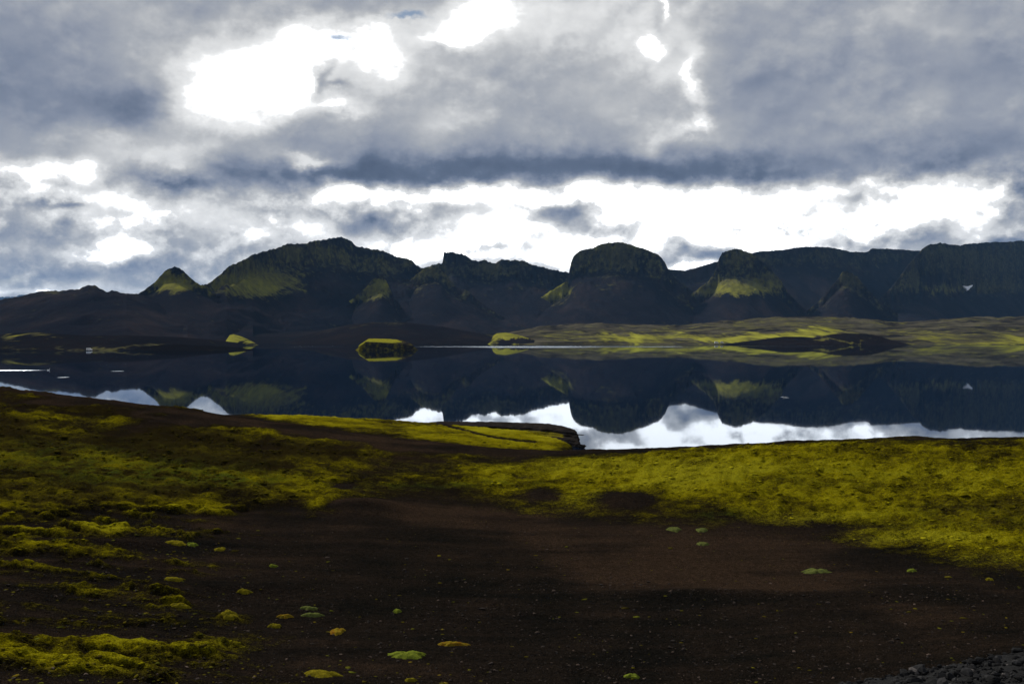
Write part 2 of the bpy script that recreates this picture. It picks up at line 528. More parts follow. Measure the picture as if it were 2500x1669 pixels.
def ground_arrays():
    px = np.linspace(-560, 2880, 1020)
    Yr = np.concatenate([np.linspace(2.2, 20.8, 40),
                         F / np.linspace(F / 21.0, F / 88.0, 560), np.linspace(88.6, 118, 50), np.linspace(118.6, 156, 90), np.linspace(157, 176, 10)])
    keys = sorted(COLS)
    nk = 8
    ctrlY = np.array([[COLS[k][i][1] for k in keys] for i in range(nk)], float)
    ctrlZ = np.array([[EYE - COLS[k][i][1] * (COLS[k][i][0] - HY) / F for k in keys] for i in range(nk)], float)
    cy = np.array([np.interp(px, keys, ctrlY[i]) for i in range(nk)])
    cz = np.array([np.interp(px, keys, ctrlZ[i]) for i in range(nk)])
    for a in (cy, cz):
        a[:] = blur(a, 14, 1)
    head = np.interp(px, [-560, 300, 470, 700, 900, 1060, 1200, 1290, 1345, 1400], [3.4, 3.4, 3.2, 2.9, 2.2, 1.5, 1.0, .45, -.8, -1.6])
    edge = np.interp(px, [-560, 900, 1200, 1300, 1350, 1420], [150, 150, 147, 140, 118, 104])
    Z = np.zeros((len(Yr), len(px)))
    for j in range(len(px)):
        yc, zc = cy[-1, j], cz[-1, j]
        Yp = np.concatenate([[0, 12], cy[:, j], [yc + 5, yc + 24, edge[j], edge[j] + 7, 190]])
        Zp = np.concatenate([[cz[0, j] + .6, cz[0, j] + .25], cz[:, j], [zc - .55, head[j], head[j] + .1, -1.6, -4]])
        Z[:, j] = np.interp(Yr, Yp, Zp)
    Z[40:] = blur(Z, 7, 0)[40:]
    P = np.broadcast_to(px, Z.shape)
    Y = np.broadcast_to(Yr[:, None], Z.shape).copy()
    X = (P - CX) / F * Y
    # the bank below the road
    s = (X - VERGE_P[0]) * VERGE_N[0] + (Y - VERGE_P[1]) * VERGE_N[1]
    bank = np.where(s < 0, 13.285, 13.285 - 0.62 * s)
    Z = np.where(Y < 22, np.maximum(Z, bank), Z)
    py = HY + (EYE - Z) / Y * F
    return px, Yr, P, py, X, Y, Z


# where moss grows on the near ground, as outlines on the ground (given at their picture position)
MOSS_POLYS = [
    # right bank
    ([(980, 1062), (1120, 1046), (1330, 1040), (1600, 1026), (1800, 1008), (2000, 988), (2349, 988), (2900, 970), (2900, 1420), (2349, 1312), (2240, 1288), (2100, 1262),
      (1960, 1236), (1850, 1208), (1740, 1190), (1640, 1195), (1500, 1190), (1420, 1178), (1280, 1172), (1150, 1150), (1060, 1138), (900, 1132), (760, 1140), (700, 1150), (760, 1120), (860, 1100)], .78, 14),
    # left slope
    ([(-600, 860), (0, 925), (130, 945), (290, 958), (330, 985), (450, 1000), (640, 1010), (760, 1040), (860, 1080), (1000, 1100), (1000, 1130), (860, 1140), (700, 1148), (430, 1165), (-600, 1180)], .66, 20),
    # terraces on the left
    ([(-600, 1160), (470, 1160), (420, 1185), (330, 1200), (290, 1250), (330, 1275), (230, 1300), (-600, 1310)], .42, 12),
    ([(-600, 1405), (230, 1418), (420, 1422), (520, 1408), (612, 1424), (520, 1436), (250, 1432), (-600, 1432)], .42, 6),
    ([(-600, 1470), (260, 1470), (420, 1462), (560, 1462), (650, 1458), (695, 1460), (640, 1482), (540, 1500), (420, 1522), (250, 1540), (-600, 1556)], .40, 8),
    ([(380, 1376), (430, 1374), (460, 1384), (420, 1392), (380, 1390)], .5, 4),
    # headland flat
    ([(300, 925), (470, 935), (700, 944), (930, 960), (1010, 972), (1190, 984), (1290, 1004), (1330, 1024), (1330, 1030), (1200, 1034), (1060, 1022), (900, 1003), (700, 976), (560, 956), (430, 945)], .95, 5),
]
MOSS_ADD = [  # small extra patches / bare places
    (850, 1035, 220, 22, .34), (560, 990, 120, 14, .22),
    (1430, 1150, 75, 17, -.75), (1245, 1138, 40, 12, -.6), (830, 1166, 90, 16, -.6), (1180, 1095, 40, 6, -.25), (790, 1112, 30, 8, -.6),
    (620, 1128, 60, 10, .25), (1060, 1050, 50, 8, .3), (690, 1010, 35, 8, .3), (1130, 1062, 60, 10, -.2),
    (220, 985, 120, 18, -.15), (460, 965, 120, 16, -.3), (120, 925, 120, 12, -.35), (600, 1035, 60, 14, -.25),
    (720, 1165, 26, 12, .6), (770, 1178, 30, 6, .4), (640, 1215, 60, 8, -.2), (480, 1222, 30, 4, .5), (540, 1263, 14, 4, .4),
    (2030, 1016, 240, 12, -.25), (2260, 1018, 140, 14, -.22), (1900, 1212, 120, 8, -.3),
    (100, 1206, 260, 7, -.40), (200, 1244, 190, 6, -.50), (60, 1262, 160, 5, .2), (120, 1282, 200, 6, -.35),
    (2000, 1228, 10, 3, .1),
]
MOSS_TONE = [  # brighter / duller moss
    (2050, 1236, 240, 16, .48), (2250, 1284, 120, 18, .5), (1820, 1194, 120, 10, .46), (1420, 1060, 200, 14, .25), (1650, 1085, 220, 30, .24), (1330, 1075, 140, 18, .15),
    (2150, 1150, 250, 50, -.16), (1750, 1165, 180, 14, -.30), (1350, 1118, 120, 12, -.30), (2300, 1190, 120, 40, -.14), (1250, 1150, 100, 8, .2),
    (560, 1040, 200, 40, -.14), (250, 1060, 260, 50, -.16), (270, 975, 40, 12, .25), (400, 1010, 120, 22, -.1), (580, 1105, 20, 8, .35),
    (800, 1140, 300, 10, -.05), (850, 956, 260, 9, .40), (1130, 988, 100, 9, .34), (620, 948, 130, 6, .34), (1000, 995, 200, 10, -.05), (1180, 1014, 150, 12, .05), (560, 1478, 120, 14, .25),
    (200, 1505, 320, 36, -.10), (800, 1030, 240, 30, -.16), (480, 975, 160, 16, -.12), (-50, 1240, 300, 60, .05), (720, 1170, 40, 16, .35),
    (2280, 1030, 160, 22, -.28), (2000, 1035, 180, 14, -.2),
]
MOSS_GREEN = [(120, 1050, 220, 30, .35), (330, 1090, 200, 26, .6), (560, 1105, 120, 14, .6), (950, 1118, 160, 8, .7), (1180, 1112, 80, 6, .5), (1640, 1180, 60, 12, .8),
              (2150, 1200, 200, 30, .30), (1850, 1100, 300, 30, .25)]
SAND_BROWN = [(1650, 1290, 330, 60, .55), (1450, 1330, 200, 24, .35), (1780, 1345, 160, 18, .45), (1100, 1180, 300, 30, .35), (2050, 1400, 260, 30, .2), (1500, 1230, 300, 30, .25),
              (1500, 1450, 260, 60, -.35), (1050, 1350, 250, 40, -.3), (1950, 1280, 240, 22, -.35), (1600, 1370, 260, 16, -.35), (500, 1290, 200, 40, .1),
              (650, 1060, 200, 40, .3), (800, 1030, 160, 24, .2), (2200, 1370, 200, 20, -.2), (600, 1540, 200, 20, .15), (250, 1370, 250, 30, .15), (850, 1150, 120, 20, .15)]
TRACK = [(1010, 972), (1030, 978), (1060, 985), (1090, 993), (1110, 999), (1150, 1005), (1200, 1013)]


def build_ground():
    px, Yr, P, py, X, Y, Z = ground_arrays()
    vis = (Y > 20)
    wx = 26 * fbm(X / 6.0, Y / 6.0, 4, 3); wy = 9 * fbm(X / 6.0, Y / 6.0, 4, 9)
    p2, y2 = P + wx, py + wy
    moss = np.zeros_like(Z)
    step = 2
    for poly, amt, soft in MOSS_POLYS:
        ins = in_poly(p2, y2, poly).astype(float)
        ins = blur(blur(ins, max(1, int(soft * 1.0)), 0), max(1, int(soft * 1.4)), 1)
        moss = np.maximum(moss, ins * amt)
    moss += blobsum(p2, y2, MOSS_ADD)
    n_mid = fbm(X / 3.2, Y / 3.2, 5, 21)
    n_small = fbm(X / 0.8, Y / 0.8, 4, 25)
    n_terr = fbm(X / 9.0, Y / 1.3, 4, 41)
    left = ss(P, 760, 420) * ss(py, 1120, 1170)
    # solifluction steps: moss bands along the contour of the left slope
    up_left = ss(P, 1000, 700) * ss(py, 1190, 1150) * (Y < 90)
    moss = moss + left * (0.55 * n_terr + .30 * n_small) + (1 - left) * (0.25 + .25 * up_left) * n_mid * (moss > .05)
    moss += up_left * (moss > .05) * (0.30 * fbm(X / 6.0, Y / 4.0, 5, 141) + 0.32)
    # thin scatter of moss over the left gravel and the very bottom
    bl = left + ss(P, 1200, 500) * ss(py, 1480, 1560)
    moss += np.clip(bl, 0, 1) * (0.16 + 0.42 * np.clip(n_mid, -.5, 1))
    # the dark rim of the crest, and bare track over the headland
    crest = np.interp(px, sorted(COLS), [COLS[k][-1][0] for k in sorted(COLS)])[None, :]
    rim = ss(py, crest + np.interp(P, [0, 900, 1300, 1500, 2349], [30, 40, 22, 15, 14]) + np.interp(P, [1000, 1400], [16, 8]) * fbm(X / 9.0, Y / 9.0, 4, 171), crest + 4) * ss(Y, 86, 82)
    moss -= rim * (0.46 + .14 * ss(P, 300, 600) - .22 * ss(P, 1150, 1500))
    tx = np.array([t[0] for t in TRACK]); ty = np.array([t[1] for t in TRACK])
    trk = np.exp(-((py - np.interp(P, tx, ty) - 1.2 * n_mid) / 2.6) ** 2) * (P > 1000) * (P < 1230) * (Y > 100)
    moss -= 1.2 * trk
    head = (Y > 96)
    moss -= head * 0.9 * np.exp(-((py - np.interp(P, [500, 760, 900], [948, 954, 972])) / 2.0) ** 2) * (P > 560) * (P < 900) * 0.5
    moss = np.clip(moss, 0, 1)
    n_big = fbm(X / 7.0 + .35 * n_mid, Y / 7.0, 4, 131)
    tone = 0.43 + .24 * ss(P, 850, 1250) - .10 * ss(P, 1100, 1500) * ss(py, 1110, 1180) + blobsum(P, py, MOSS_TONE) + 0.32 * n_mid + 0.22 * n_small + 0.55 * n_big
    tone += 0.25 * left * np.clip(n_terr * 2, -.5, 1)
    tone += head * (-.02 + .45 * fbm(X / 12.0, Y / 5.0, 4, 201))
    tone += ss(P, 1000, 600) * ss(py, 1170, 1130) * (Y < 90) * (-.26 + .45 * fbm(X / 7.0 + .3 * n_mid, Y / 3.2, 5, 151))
    tone = tone - .32 * ss(moss, .75, .25)          # thin moss at the margins is brown and half dead
    green = np.clip(blobsum(p2, y2, MOSS_GREEN), 0, 1)
    brown = np.clip(0.42 + blobsum(p2, y2, SAND_BROWN) + .50 * fbm(X / 9.0 + .4 * n_mid, Y / 1.8, 5, 161, .6) + (.20 - .30 * ss(P, 1150, 1350)) * ss(py, 1080, 1000) * (Y < 90), 0, 1)
    # relief: hummocks, moss cushions standing proud, rills
    m = ss(moss, .3, .7)
    amp = ss(Y, 18, 26)
    Z = Z + amp * (0.10 * fbm(X / 5.0, Y / 5.0, 4, 51) + 0.035 * fbm(X / 1.1, Y / 1.1, 4, 57))
    hum = 0.5 + 0.5 * fbm(X / 1.5, Y / 1.5, 3, 77)
    Z = Z + amp * m * (0.09 + 0.48 * np.clip(hum - .35, 0, 1) + 0.20 * n_small) * np.where(Y > 96, .8, 1.0)
    Z = Z + amp * left * 0.16 * n_terr
    Z = Z + .16 * ss(py, crest + 40, crest + 5) * (Y < 92) * fbm(X / 2.6, Y / 2.6, 5, 181, .55)
    Z = Z + amp * (1 - m) * .05 * fbm(X / 7.0, Y / .9, 4, 191)
    Z = Z + amp * 0.20 * ss(P, 1300, 1700) * m * fbm(X / 3.0, Y / 4.0, 4, 91)
    # dark mounds of bare sand at the foot of the bank
    for (cx, cyy, rx, ry, h) in ((1430, 1150, 80, 16, .45), (1245, 1138, 45, 11, .3), (830, 1166, 95, 16, .5), (1650, 1362, 330, 9, .16), (560, 1352, 200, 12, .25), (150, 1246, 260, 7, .22)):
        Z = Z + h * np.exp(-((P - cx) / rx) ** 2 - ((py - cyy) / ry) ** 2)
    o = grid_mesh('ground', X, Y, Z, M_GROUND, {'moss': moss, 'tone': tone, 'green': green, 'brown': brown})
    tag(o, 'near ground of black volcanic sand with yellow green moss banks', kind='structure')
    return px, Yr, Z, moss, tone


G_PX, G_Y, G_Z, G_MOSS, G_TONE = build_ground()


def ground_at(X, Y, arr=None):
    arr = G_Z if arr is None else arr
    p = CX + np.asarray(X) / np.asarray(Y) * F
    j = np.clip((p - G_PX[0]) / (G_PX[1] - G_PX[0]), 0, len(G_PX) - 1.001)
    i = np.interp(Y, G_Y, np.arange(len(G_Y))); i = np.clip(i, 0, len(G_Y) - 1.001)
    j0 = j.astype(int) if hasattr(j, 'astype') else int(j); i0 = i.astype(int) if hasattr(i, 'astype') else int(i)
    fj, fi = j - j0, i - i0
    return (arr[i0, j0] * (1 - fi) * (1 - fj) + arr[i0 + 1, j0] * fi * (1 - fj) + arr[i0, j0 + 1] * (1 - fi) * fj + arr[i0 + 1, j0 + 1] * fi * fj)


def ground_seen(x, y):
    """the ground point seen at a picture position"""
    j = int(np.clip(round((x - G_PX[0]) / (G_PX[1] - G_PX[0])), 0, len(G_PX) - 1))
    col = HY + (EYE - G_Z[:, j]) / G_Y * F
    run = np.minimum.accumulate(np.where(G_Y < 20.9, 1e9, col))
    i = int(np.argmax(run <= y))
    Yq = G_Y[i]
    return (x - CX) / F * Yq, Yq, G_Z[i, j]


# ------------------------------------------------------------------ far land
LAYERS = {}


def landform(name, label, crest, D, Lf, Lb=None, base=-4.0, cliff=0.0, cliff_w=0.07, power=1.35, rough=6.0, gully=7.0, jag=2.5, moss=(), moss0=0.0, tone=0.45, tones=(),
             cols=None, rows=110, seed=1, rscale=120.0, margin=0, kind='structure', mat=None, toe_wave=0.25, fan=1.0, tnoise=.14, mnoise=.34, crag=0.0, ash=0.0, loam=0.0):
    cx = np.array([c[0] for c in crest], float); cyy = np.array([c[1] for c in crest], float)
    n = cols or int(max(80, (cx[-1] - cx[0]) * 0.62))
    px = np.linspace(cx[0], cx[-1], n)
    if isinstance(D, (int, float)):
        Dc = np.full(n, float(D))
    else:
        Dc = np.interp(px, [d[0] for d in D], [d[1] for d in D])
    if not isinstance(Lf, (int, float)):
        Lf = np.interp(px, [d[0] for d in Lf], [d[1] for d in Lf])
    Lb = Lb or np.mean(Lf) * 0.6
    zc = EYE + Dc * (HY - np.interp(px, cx, cyy)) / F
    zc = np.maximum(zc, base)
    jagx = px * np.mean(Dc) / F
    hgt = np.clip((zc - base), 0, None)
    zc = zc + 1.5 * jag * (fbm(jagx / 26.0, jagx * 0 + seed, 4, seed) + .5 * pn(jagx / 7.0, jagx * 0 + .3, seed + 5)) * ss(hgt, 5, 40)
    # v from front toe (-1) over the crest (0) to the back toe (1)
    t = np.linspace(0, 1, rows) ** 1.25
    v = np.concatenate([-t[::-1], (np.linspace(0, 1, max(14, rows // 6)))[1:]])
    V, PX = np.meshgrid(v, px, indexing='ij')
    wave = 1 + toe_wave * fbm(jagx / (np.mean(Lf) * 0.8), jagx * 0 + 2.2, 3, seed + 50)
    L = np.where(V < 0, (Lf * wave)[None, :] if np.ndim(Lf) else Lf * wave[None, :], Lb)
    Yd = Dc[None, :] + V * L
    a = np.abs(V)
    cw = cliff_w * (1 + .8 * fbm(jagx[None, :] / 45.0, V * 4.0, 4, seed + 63))
    low = (1 - cliff) * np.clip(1 - a, 0, 1) ** power
    prof = np.where(V < 0, low + (1 - low) * (1 - ss(a, cw * .30, cw)), np.clip(1 - a, 0, 1) ** power) if cliff else np.clip(1 - a, 0, 1) ** power
    # scree aprons: away from the crest the slope follows a smoothed skyline, so talus fans out below the crags
    dpx = px[1] - px[0]
    z1 = blur(zc[None, :], max(1, int(round(14 * fan / dpx))), 1); z2 = blur(zc[None, :], max(1, int(round(42 * fan / dpx))), 1)
    af = a + .10 * fbm(jagx[None, :] / 70.0, V * 3, 3, seed + 33) * (a > .02)
    k1 = ss(af, .03, .20) * (V < 0); k2 = ss(af, .18, .65) * (V < 0)
    zz = zc[None, :] * (1 - k1) + z1 * k1 * (1 - k2) + z2 * k1 * k2
    Zc = base + (zz - base) * prof
    X = (PX - CX) / F * Yd
    env = np.clip(a * 6, 0, 1) * np.clip((1 - a) * 4, 0, 1) * np.clip(hgt / 40.0, 0, 1)[None, :]
    wx_ = .35 * fbm(X / 160.0, Yd / 160.0, 3, seed + 2); wy_ = .35 * fbm(X / 160.0, Yd / 160.0, 3, seed + 3)
    spur = ridged(X / (rscale * .8) + wx_, Yd / (rscale * 1.9) + wy_, 4, seed + 7, .45)
    top = ss(a, .42, .06)
    Zc = Zc + env * (rough * 1.15 * spur * (.45 + .55 * top) + gully * .5 * fbm(X / 60.0 + wx_, Yd / 140.0, 3, seed + 9)
                     + rough * (.12 + .38 * top) * ridged(X / 38.0, Yd / 38.0 + Zc / 50.0, 4, seed + 11))
    if cliff:
        cz = np.exp(-((a - cw * .6) / (cw * 1.1)) ** 2) * (V < 0)
        push = (10 + 16 * cliff) * ridged(jagx[None, :] / 22.0 + .4 * fbm(jagx[None, :] / 30., Zc / 30., 3, seed + 14), Zc / 48.0, 4, seed + 13)
        Yd = Yd + cz * push
        X = (PX - CX) / F * Yd
    py = HY + (EYE - Zc) / Yd * F
    w1 = 20 * fbm(X / 60.0, Zc / 40.0, 5, seed + 70, .6); w2 = 26 * fbm(X / 30.0, Zc / 70.0, 5, seed + 71, .65)
    ms = moss0 + crag * ss(a, .34, .06) * (.75 + .6 * fbm(X / 90.0, Zc / 60.0, 3, seed + 75)) + 1.15 * blobsum(PX + w1, py + w2, moss) + mnoise * fbm(X / 55.0, (Yd + Zc) / 55.0, 5, seed + 80)
    tn = tone + blobsum(PX + w1, py + w2, tones) + tnoise * fbm(X / 40.0, Yd / 40.0, 5, seed + 90)
    o = grid_mesh(name, X, Yd, Zc, mat or M_HILL, {'moss': np.clip(ms, 0, 1.0), 'tone': tn, 'ash': np.full_like(tn, ash), 'loam': np.full_like(tn, loam)})
    tag(o, label, kind=kind)
    LAYERS[label] = (px, X, Yd, Zc, py)
    return o


landform('mountains', 'distant blue mountains at the left edge of the lake view',
         [(-900, 672), (-400, 670), (-200, 676), (0, 681), (38, 680), (44, 676), (70, 675), (110, 677), (180, 682), (300, 690), (500, 705), (700, 720)], 16000, 2500, jag=10, rough=60, gully=60, rscale=1200, rows=30, seed=3, power=1.1)
landform('hill', 'long dark shoulder with a small peaked top at the far left',
         [(-900, 716), (-500, 708), (-300, 705), (-60, 695), (0, 687), (60, 677), (110, 668), (140, 667), (180, 663), (203, 653), (216, 653), (232, 664), (246, 669), (256, 666), (264, 667), (272, 671), (300, 674),
          (340, 680), (400, 696), (470, 722), (520, 742), (560, 760)], [(-900, 2400), (-200, 2000), (0, 1900), (290, 1850), (560, 2300)], 680, power=1.05, rough=10, gully=14, seed=11, jag=1.6, rscale=170,
         moss=[(120, 668, 30, 6, .5), (215, 660, 40, 10, .30), (330, 668, 60, 8, .3)], moss0=0.02, tone=.2)
landform('hill', 'small pointed pyramid hill with mossy upper slopes',
         [(270, 720), (300, 692), (322, 671), (332, 665), (345, 655), (360, 642), (372, 628), (385, 617), (400, 612), (412, 615), (420, 621), (440, 640), (462, 655), (490, 672), (540, 705), (580, 730)],
         1950, 350, power=1.1, cliff=.12, rough=4, gully=4, seed=21, crag=0.26, jag=1.5, moss=[(395, 645, 45, 22, .62), (410, 655, 55, 12, .35), (400, 616, 16, 8, -.25)], tone=.36, tones=[(400, 652, 60, 10, .14)], cols=240)
landform('mountain', 'broad rugged massif with moss under its summit cliffs',
         [(330, 745), (400, 712), (440, 690), (462, 656), (480, 650), (500, 638), (515, 622), (530, 611), (545, 603), (560, 598), (580, 588), (600, 580), (625, 573), (640, 572), (648, 566), (660, 562), (700, 560), (740, 552), (770, 548), (785, 547),
          (797, 551), (808, 558), (815, 566), (835, 571), (850, 573), (880, 577), (892, 583), (905, 590), (940, 597), (948, 602), (955, 610), (965, 616), (985, 625), (1010, 640), (1060, 670), (1120, 705), (1180, 735)],
         [(330, 2050), (430, 1960), (520, 2120), (640, 2520), (820, 2950), (1180, 3000)], [(330, 560), (462, 560), (760, 820), (1180, 820)], cliff=.22, rough=20, gully=12, seed=31, crag=0.36, jag=3.0, rows=150,
         moss=[(600, 652, 85, 24, .62), (640, 635, 40, 34, .36), (540, 640, 60, 26, .3), (560, 605, 60, 16, .34), (660, 580, 40, 18, .3), (740, 575, 50, 16, .34), (800, 600, 50, 20, .22), (900, 605, 50, 18, .3),
               (550, 672, 40, 8, .3), (480, 655, 40, 10, .2)],
         tone=.26, tones=[(600, 655, 90, 24, .24)])
landform('mountain', 'jagged ridge with a square rock tower beside the massif',
         [(900, 690), (940, 640), (965, 620), (985, 612), (1000, 607), (1015, 604), (1018, 581), (1030, 579), (1045, 581), (1060, 584), (1072, 590), (1082, 598), (1095, 599), (1110, 597), (1122, 602), (1132, 605), (1145, 599), (1155, 597), (1180, 597),
          (1203, 600), (1215, 606), (1240, 613), (1275, 621), (1305, 626), (1340, 640), (1400, 670), (1450, 700)],
         3300, 760, cliff=.2, rough=10, gully=9, seed=41, crag=0.36, jag=3.5,
         moss=[(1010, 625, 30, 24, .34), (1110, 612, 40, 12, .26), (1160, 618, 40, 14, .28), (1000, 612, 30, 8, .3)], tone=.2, cols=420)
landform('hill', 'rocky spur running down from the jagged ridge',
         [(880, 720), (910, 690), (935, 650), (955, 632), (975, 617), (1000, 610), (1018, 622), (1032, 642), (1045, 656), (1055, 664), (1066, 666), (1080, 672), (1100, 694), (1140, 718), (1200, 748), (1240, 765)],
         2850, 800, cliff=.15, rough=8, gully=10, seed=45, crag=0.34, jag=2.5, moss=[(985, 625, 28, 18, .5), (1030, 645, 14, 14, .3), (1072, 675, 20, 8, .4), (930, 650, 40, 12, .2)], tone=.26)
landform('hill', 'small mossy crag jutting from the massif slope',
         [(660, 775), (700, 758), (740, 730), (780, 702), (800, 692), (825, 672), (836, 662), (845, 652), (858, 640), (868, 632), (877, 634), (886, 645), (893, 660), (905, 682), (930, 715), (970, 745), (1010, 765)],
         2550, 460, cliff=.2, rough=5, gully=5, seed=51, crag=0.24, jag=2.0, moss=[(868, 655, 26, 20, .62), (845, 672, 24, 12, .5), (800, 690, 14, 8, .6), (720, 750, 60, 10, .25)], tone=.34, tones=[(800, 690, 16, 8, .3), (880, 650, 10, 20, .2)], cols=280)
landform('mountain', 'great rounded dome mountain with mossy cap and sheer sides',
         [(1060, 770), (1120, 748), (1180, 720), (1230, 690), (1260, 670), (1290, 652), (1301, 645), (1306, 622), (1310, 602), (1316, 588), (1330, 576), (1345, 573), (1362, 569), (1380, 560), (1395, 557), (1425, 557), (1440, 560), (1460, 567), (1480, 572),
          (1500, 580), (1512, 587), (1525, 602), (1532, 617), (1548, 638), (1590, 668), (1640, 705), (1700, 745)],
         3100, 800, cliff=.24, cliff_w=.06, rough=8, gully=7, seed=61, crag=0.38, jag=2.2, rows=150,
         moss=[(1420, 566, 110, 10, .55), (1330, 590, 30, 24, .30), (1420, 590, 90, 16, .25), (1430, 612, 80, 5, .42), (1265, 668, 42, 16, .85), (1240, 685, 30, 9, .6), (1390, 660, 26, 14, .3), (1500, 600, 24, 18, .2)],
         tone=.24, tones=[(1265, 668, 45, 18, .42), (1420, 560, 100, 8, .12)])
landform('mountain', 'long flat topped ridge behind the mossy peak',
         [(1430, 680), (1490, 640), (1532, 618), (1550, 620), (1570, 622), (1600, 614), (1640, 602), (1700, 590), (1725, 582), (1745, 577), (1770, 576), (1800, 574), (1830, 569), (1850, 567), (1900, 568), (1930, 573), (1950, 578), (1985, 580), (1993, 577),
          (1998, 571), (2050, 572), (2100, 576), (2140, 577), (2250, 585), (2349, 590), (2700, 600), (3000, 620)],
         [(1430, 3400), (1900, 3900), (2349, 4700), (3000, 5200)], 1050, cliff=.13, rough=9, gully=10, seed=71, crag=0.30, jag=1.4, moss=[(1900, 590, 70, 18, .30), (1750, 600, 40, 14, .36), (2030, 590, 50, 14, .26)], tone=.14, cols=560)
landform('mountain', 'steep peak with a bright moss skirt right of the dome',
         [(1500, 735), (1545, 705), (1580, 680), (1604, 662), (1625, 646), (1638, 628), (1644, 610), (1649, 595), (1657, 580), (1668, 576), (1680, 572), (1690, 571), (1703, 574), (1725, 583), (1745, 598), (1765, 612), (1780, 632), (1792, 645), (1806, 668), (1840, 705), (1880, 740)],
         3080, 720, cliff=.26, rough=7, gully=6, seed=81, crag=0.40, jag=2.4, moss=[(1690, 658, 80, 20, .85), (1630, 662, 40, 13, .6), (1765, 640, 26, 16, .5), (1690, 600, 40, 30, .30), (1690, 690, 90, 8, -.5), (1690, 720, 200, 20, -.3)], tone=.26,
         tones=[(1690, 664, 90, 16, .30)], cols=330, rows=150)
landform('hill', 'small dark knob on the slope below the long ridge',
         [(1850, 715), (1880, 690), (1902, 664), (1918, 645), (1932, 625), (1942, 622), (1955, 627), (1968, 636), (1985, 657), (2015, 690), (2060, 720)],
         3000, 440, cliff=.15, rough=10, gully=8, seed=91, crag=0.40, jag=1.8, moss=[(1940, 640, 34, 16, .42)], tone=.18, cols=200)
landform('mountain', 'high cliff edged plateau at the right side',
         [(1900, 745), (1960, 718), (2010, 694), (2045, 662), (2062, 640), (2080, 615), (2097, 595), (2110, 580), (2120, 569), (2135, 564), (2150, 562), (2180, 563), (2200, 565), (2225, 561), (2250, 560), (2300, 557), (2349, 555), (2500, 552), (2700, 556), (3000, 575)],
         [(1900, 3000), (2150, 3800), (2349, 4500), (3000, 5000)], 950, cliff=.46, cliff_w=.16, rough=9, gully=9, seed=101, crag=0.38, jag=1.6, rows=160,
         moss=[(2170, 580, 110, 18, .34), (2160, 660, 90, 7, .58), (2090, 640, 30, 20, .35), (2300, 655, 60, 14, .4), (2320, 600, 70, 40, .25), (2200, 615, 90, 24, .22)], tone=.15, tones=[(2160, 662, 100, 8, .2)], cols=460)
# lowlands between the mountains and the water
landform('terrain', 'dark sand flats under the massif along the far shore',
         [(-900, 762), (0, 760), (300, 758), (600, 759), (900, 759), (1130, 764), (1250, 776), (1330, 786)], 2100, [(-900, 1150), (0, 1050), (420, 860), (600, 640), (700, 560), (900, 720), (1330, 760)], Lb=700, base=-3, power=.8, rough=4, gully=3, jag=1.2, seed=111, ash=0.50, rows=60,
         moss=[(1080, 775, 90, 10, .35)], tone=.3, toe_wave=.1)
landform('terrain', 'sunlit mossy lowland with rolling hummocks along the right shore',
         [(1020, 788), (1080, 780), (1130, 770), (1230, 750), (1300, 745), (1400, 742), (1480, 745), (1560, 746), (1640, 739), (1700, 735), (1770, 730), (1830, 726), (1890, 728), (1950, 732), (2060, 742), (2130, 737), (2200, 731), (2349, 726), (2600, 722), (3000, 730)],
         1900, 590, Lb=600, base=-3, power=.85, rough=7, gully=7, jag=1.2, seed=121, rows=150, rscale=170, cols=900, toe_wave=.06,
         moss=[(1130, 775, 80, 25, -.4), (1450, 775, 90, 9, .6), (1290, 770, 60, 10, .2), (1790, 772, 120, 9, .75), (1880, 760, 60, 7, .6), (1640, 779, 60, 7, .65), (1720, 745, 90, 8, .22), (2150, 770, 140, 14, .30), (2330, 780, 80, 10, .5), (1900, 742, 120, 8, .1), (1560, 755, 40, 8, .25), (1370, 748, 120, 6, -.3),
               (1760, 755, 60, 5, -.35), (1620, 762, 40, 4, -.3), (2000, 765, 60, 8, -.3), (2250, 745, 120, 8, -.1)],
         fan=.3, tnoise=.5, mnoise=.8, moss0=.30, tone=.22, loam=1.0, tones=[(1450, 775, 90, 9, .52), (1790, 771, 120, 10, .62), (1880, 760, 60, 6, .45), (1640, 780, 70, 6, .5), (2330, 783, 70, 7, .42), (2130, 772, 60, 8, .25), (1290, 783, 60, 4, .4), (1560, 768, 30, 8, .4)])  # bright tone blobs paint the sunlit streaks into the moss colour
landform('hill', 'low dark sand mound on the far shore below the crag',
         [(600, 795), (650, 786), (690, 772), (740, 757), (800, 744), (850, 740), (900, 738), (950, 741), (1010, 748), (1060, 757), (1110, 766), (1150, 779), (1190, 792)], 1720, [(600, 420), (900, 410), (1190, 360)], base=-3, power=.8, rough=3, gully=3, jag=.8, seed=131, ash=0.50, rows=60,
         moss=[(870, 742, 160, 6, .36), (740, 760, 60, 8, .2)], tone=.14, toe_wave=.06)
landform('hill', 'small bright moss hummock at the waterline left of the green lowland',
         [(1118, 792), (1126, 782), (1132, 769), (1140, 764), (1160, 762), (1185, 767), (1215, 776), (1245, 786), (1265, 793)], 1430, 85, base=-2, power=.8, fan=.3, rough=1.2, gully=1, jag=.6, seed=141, rows=40, rscale=40, moss0=.55, moss=[(1170, 769, 50, 7, .45), (1190, 784, 50, 6, -.75)], tone=.62, cols=160)
landform('hill', 'tiny green bank at the end of the dark left point',
         [(512, 792), (520, 778), (527, 768), (536, 766), (555, 772), (575, 781), (595, 791)], 1300, 60, base=-2, power=.8, fan=.3, rough=.8, gully=.8, jag=.4, seed=145, rows=30, rscale=30, moss0=.75, moss=[(545, 790, 60, 5, -.7)], tone=.66, cols=100)
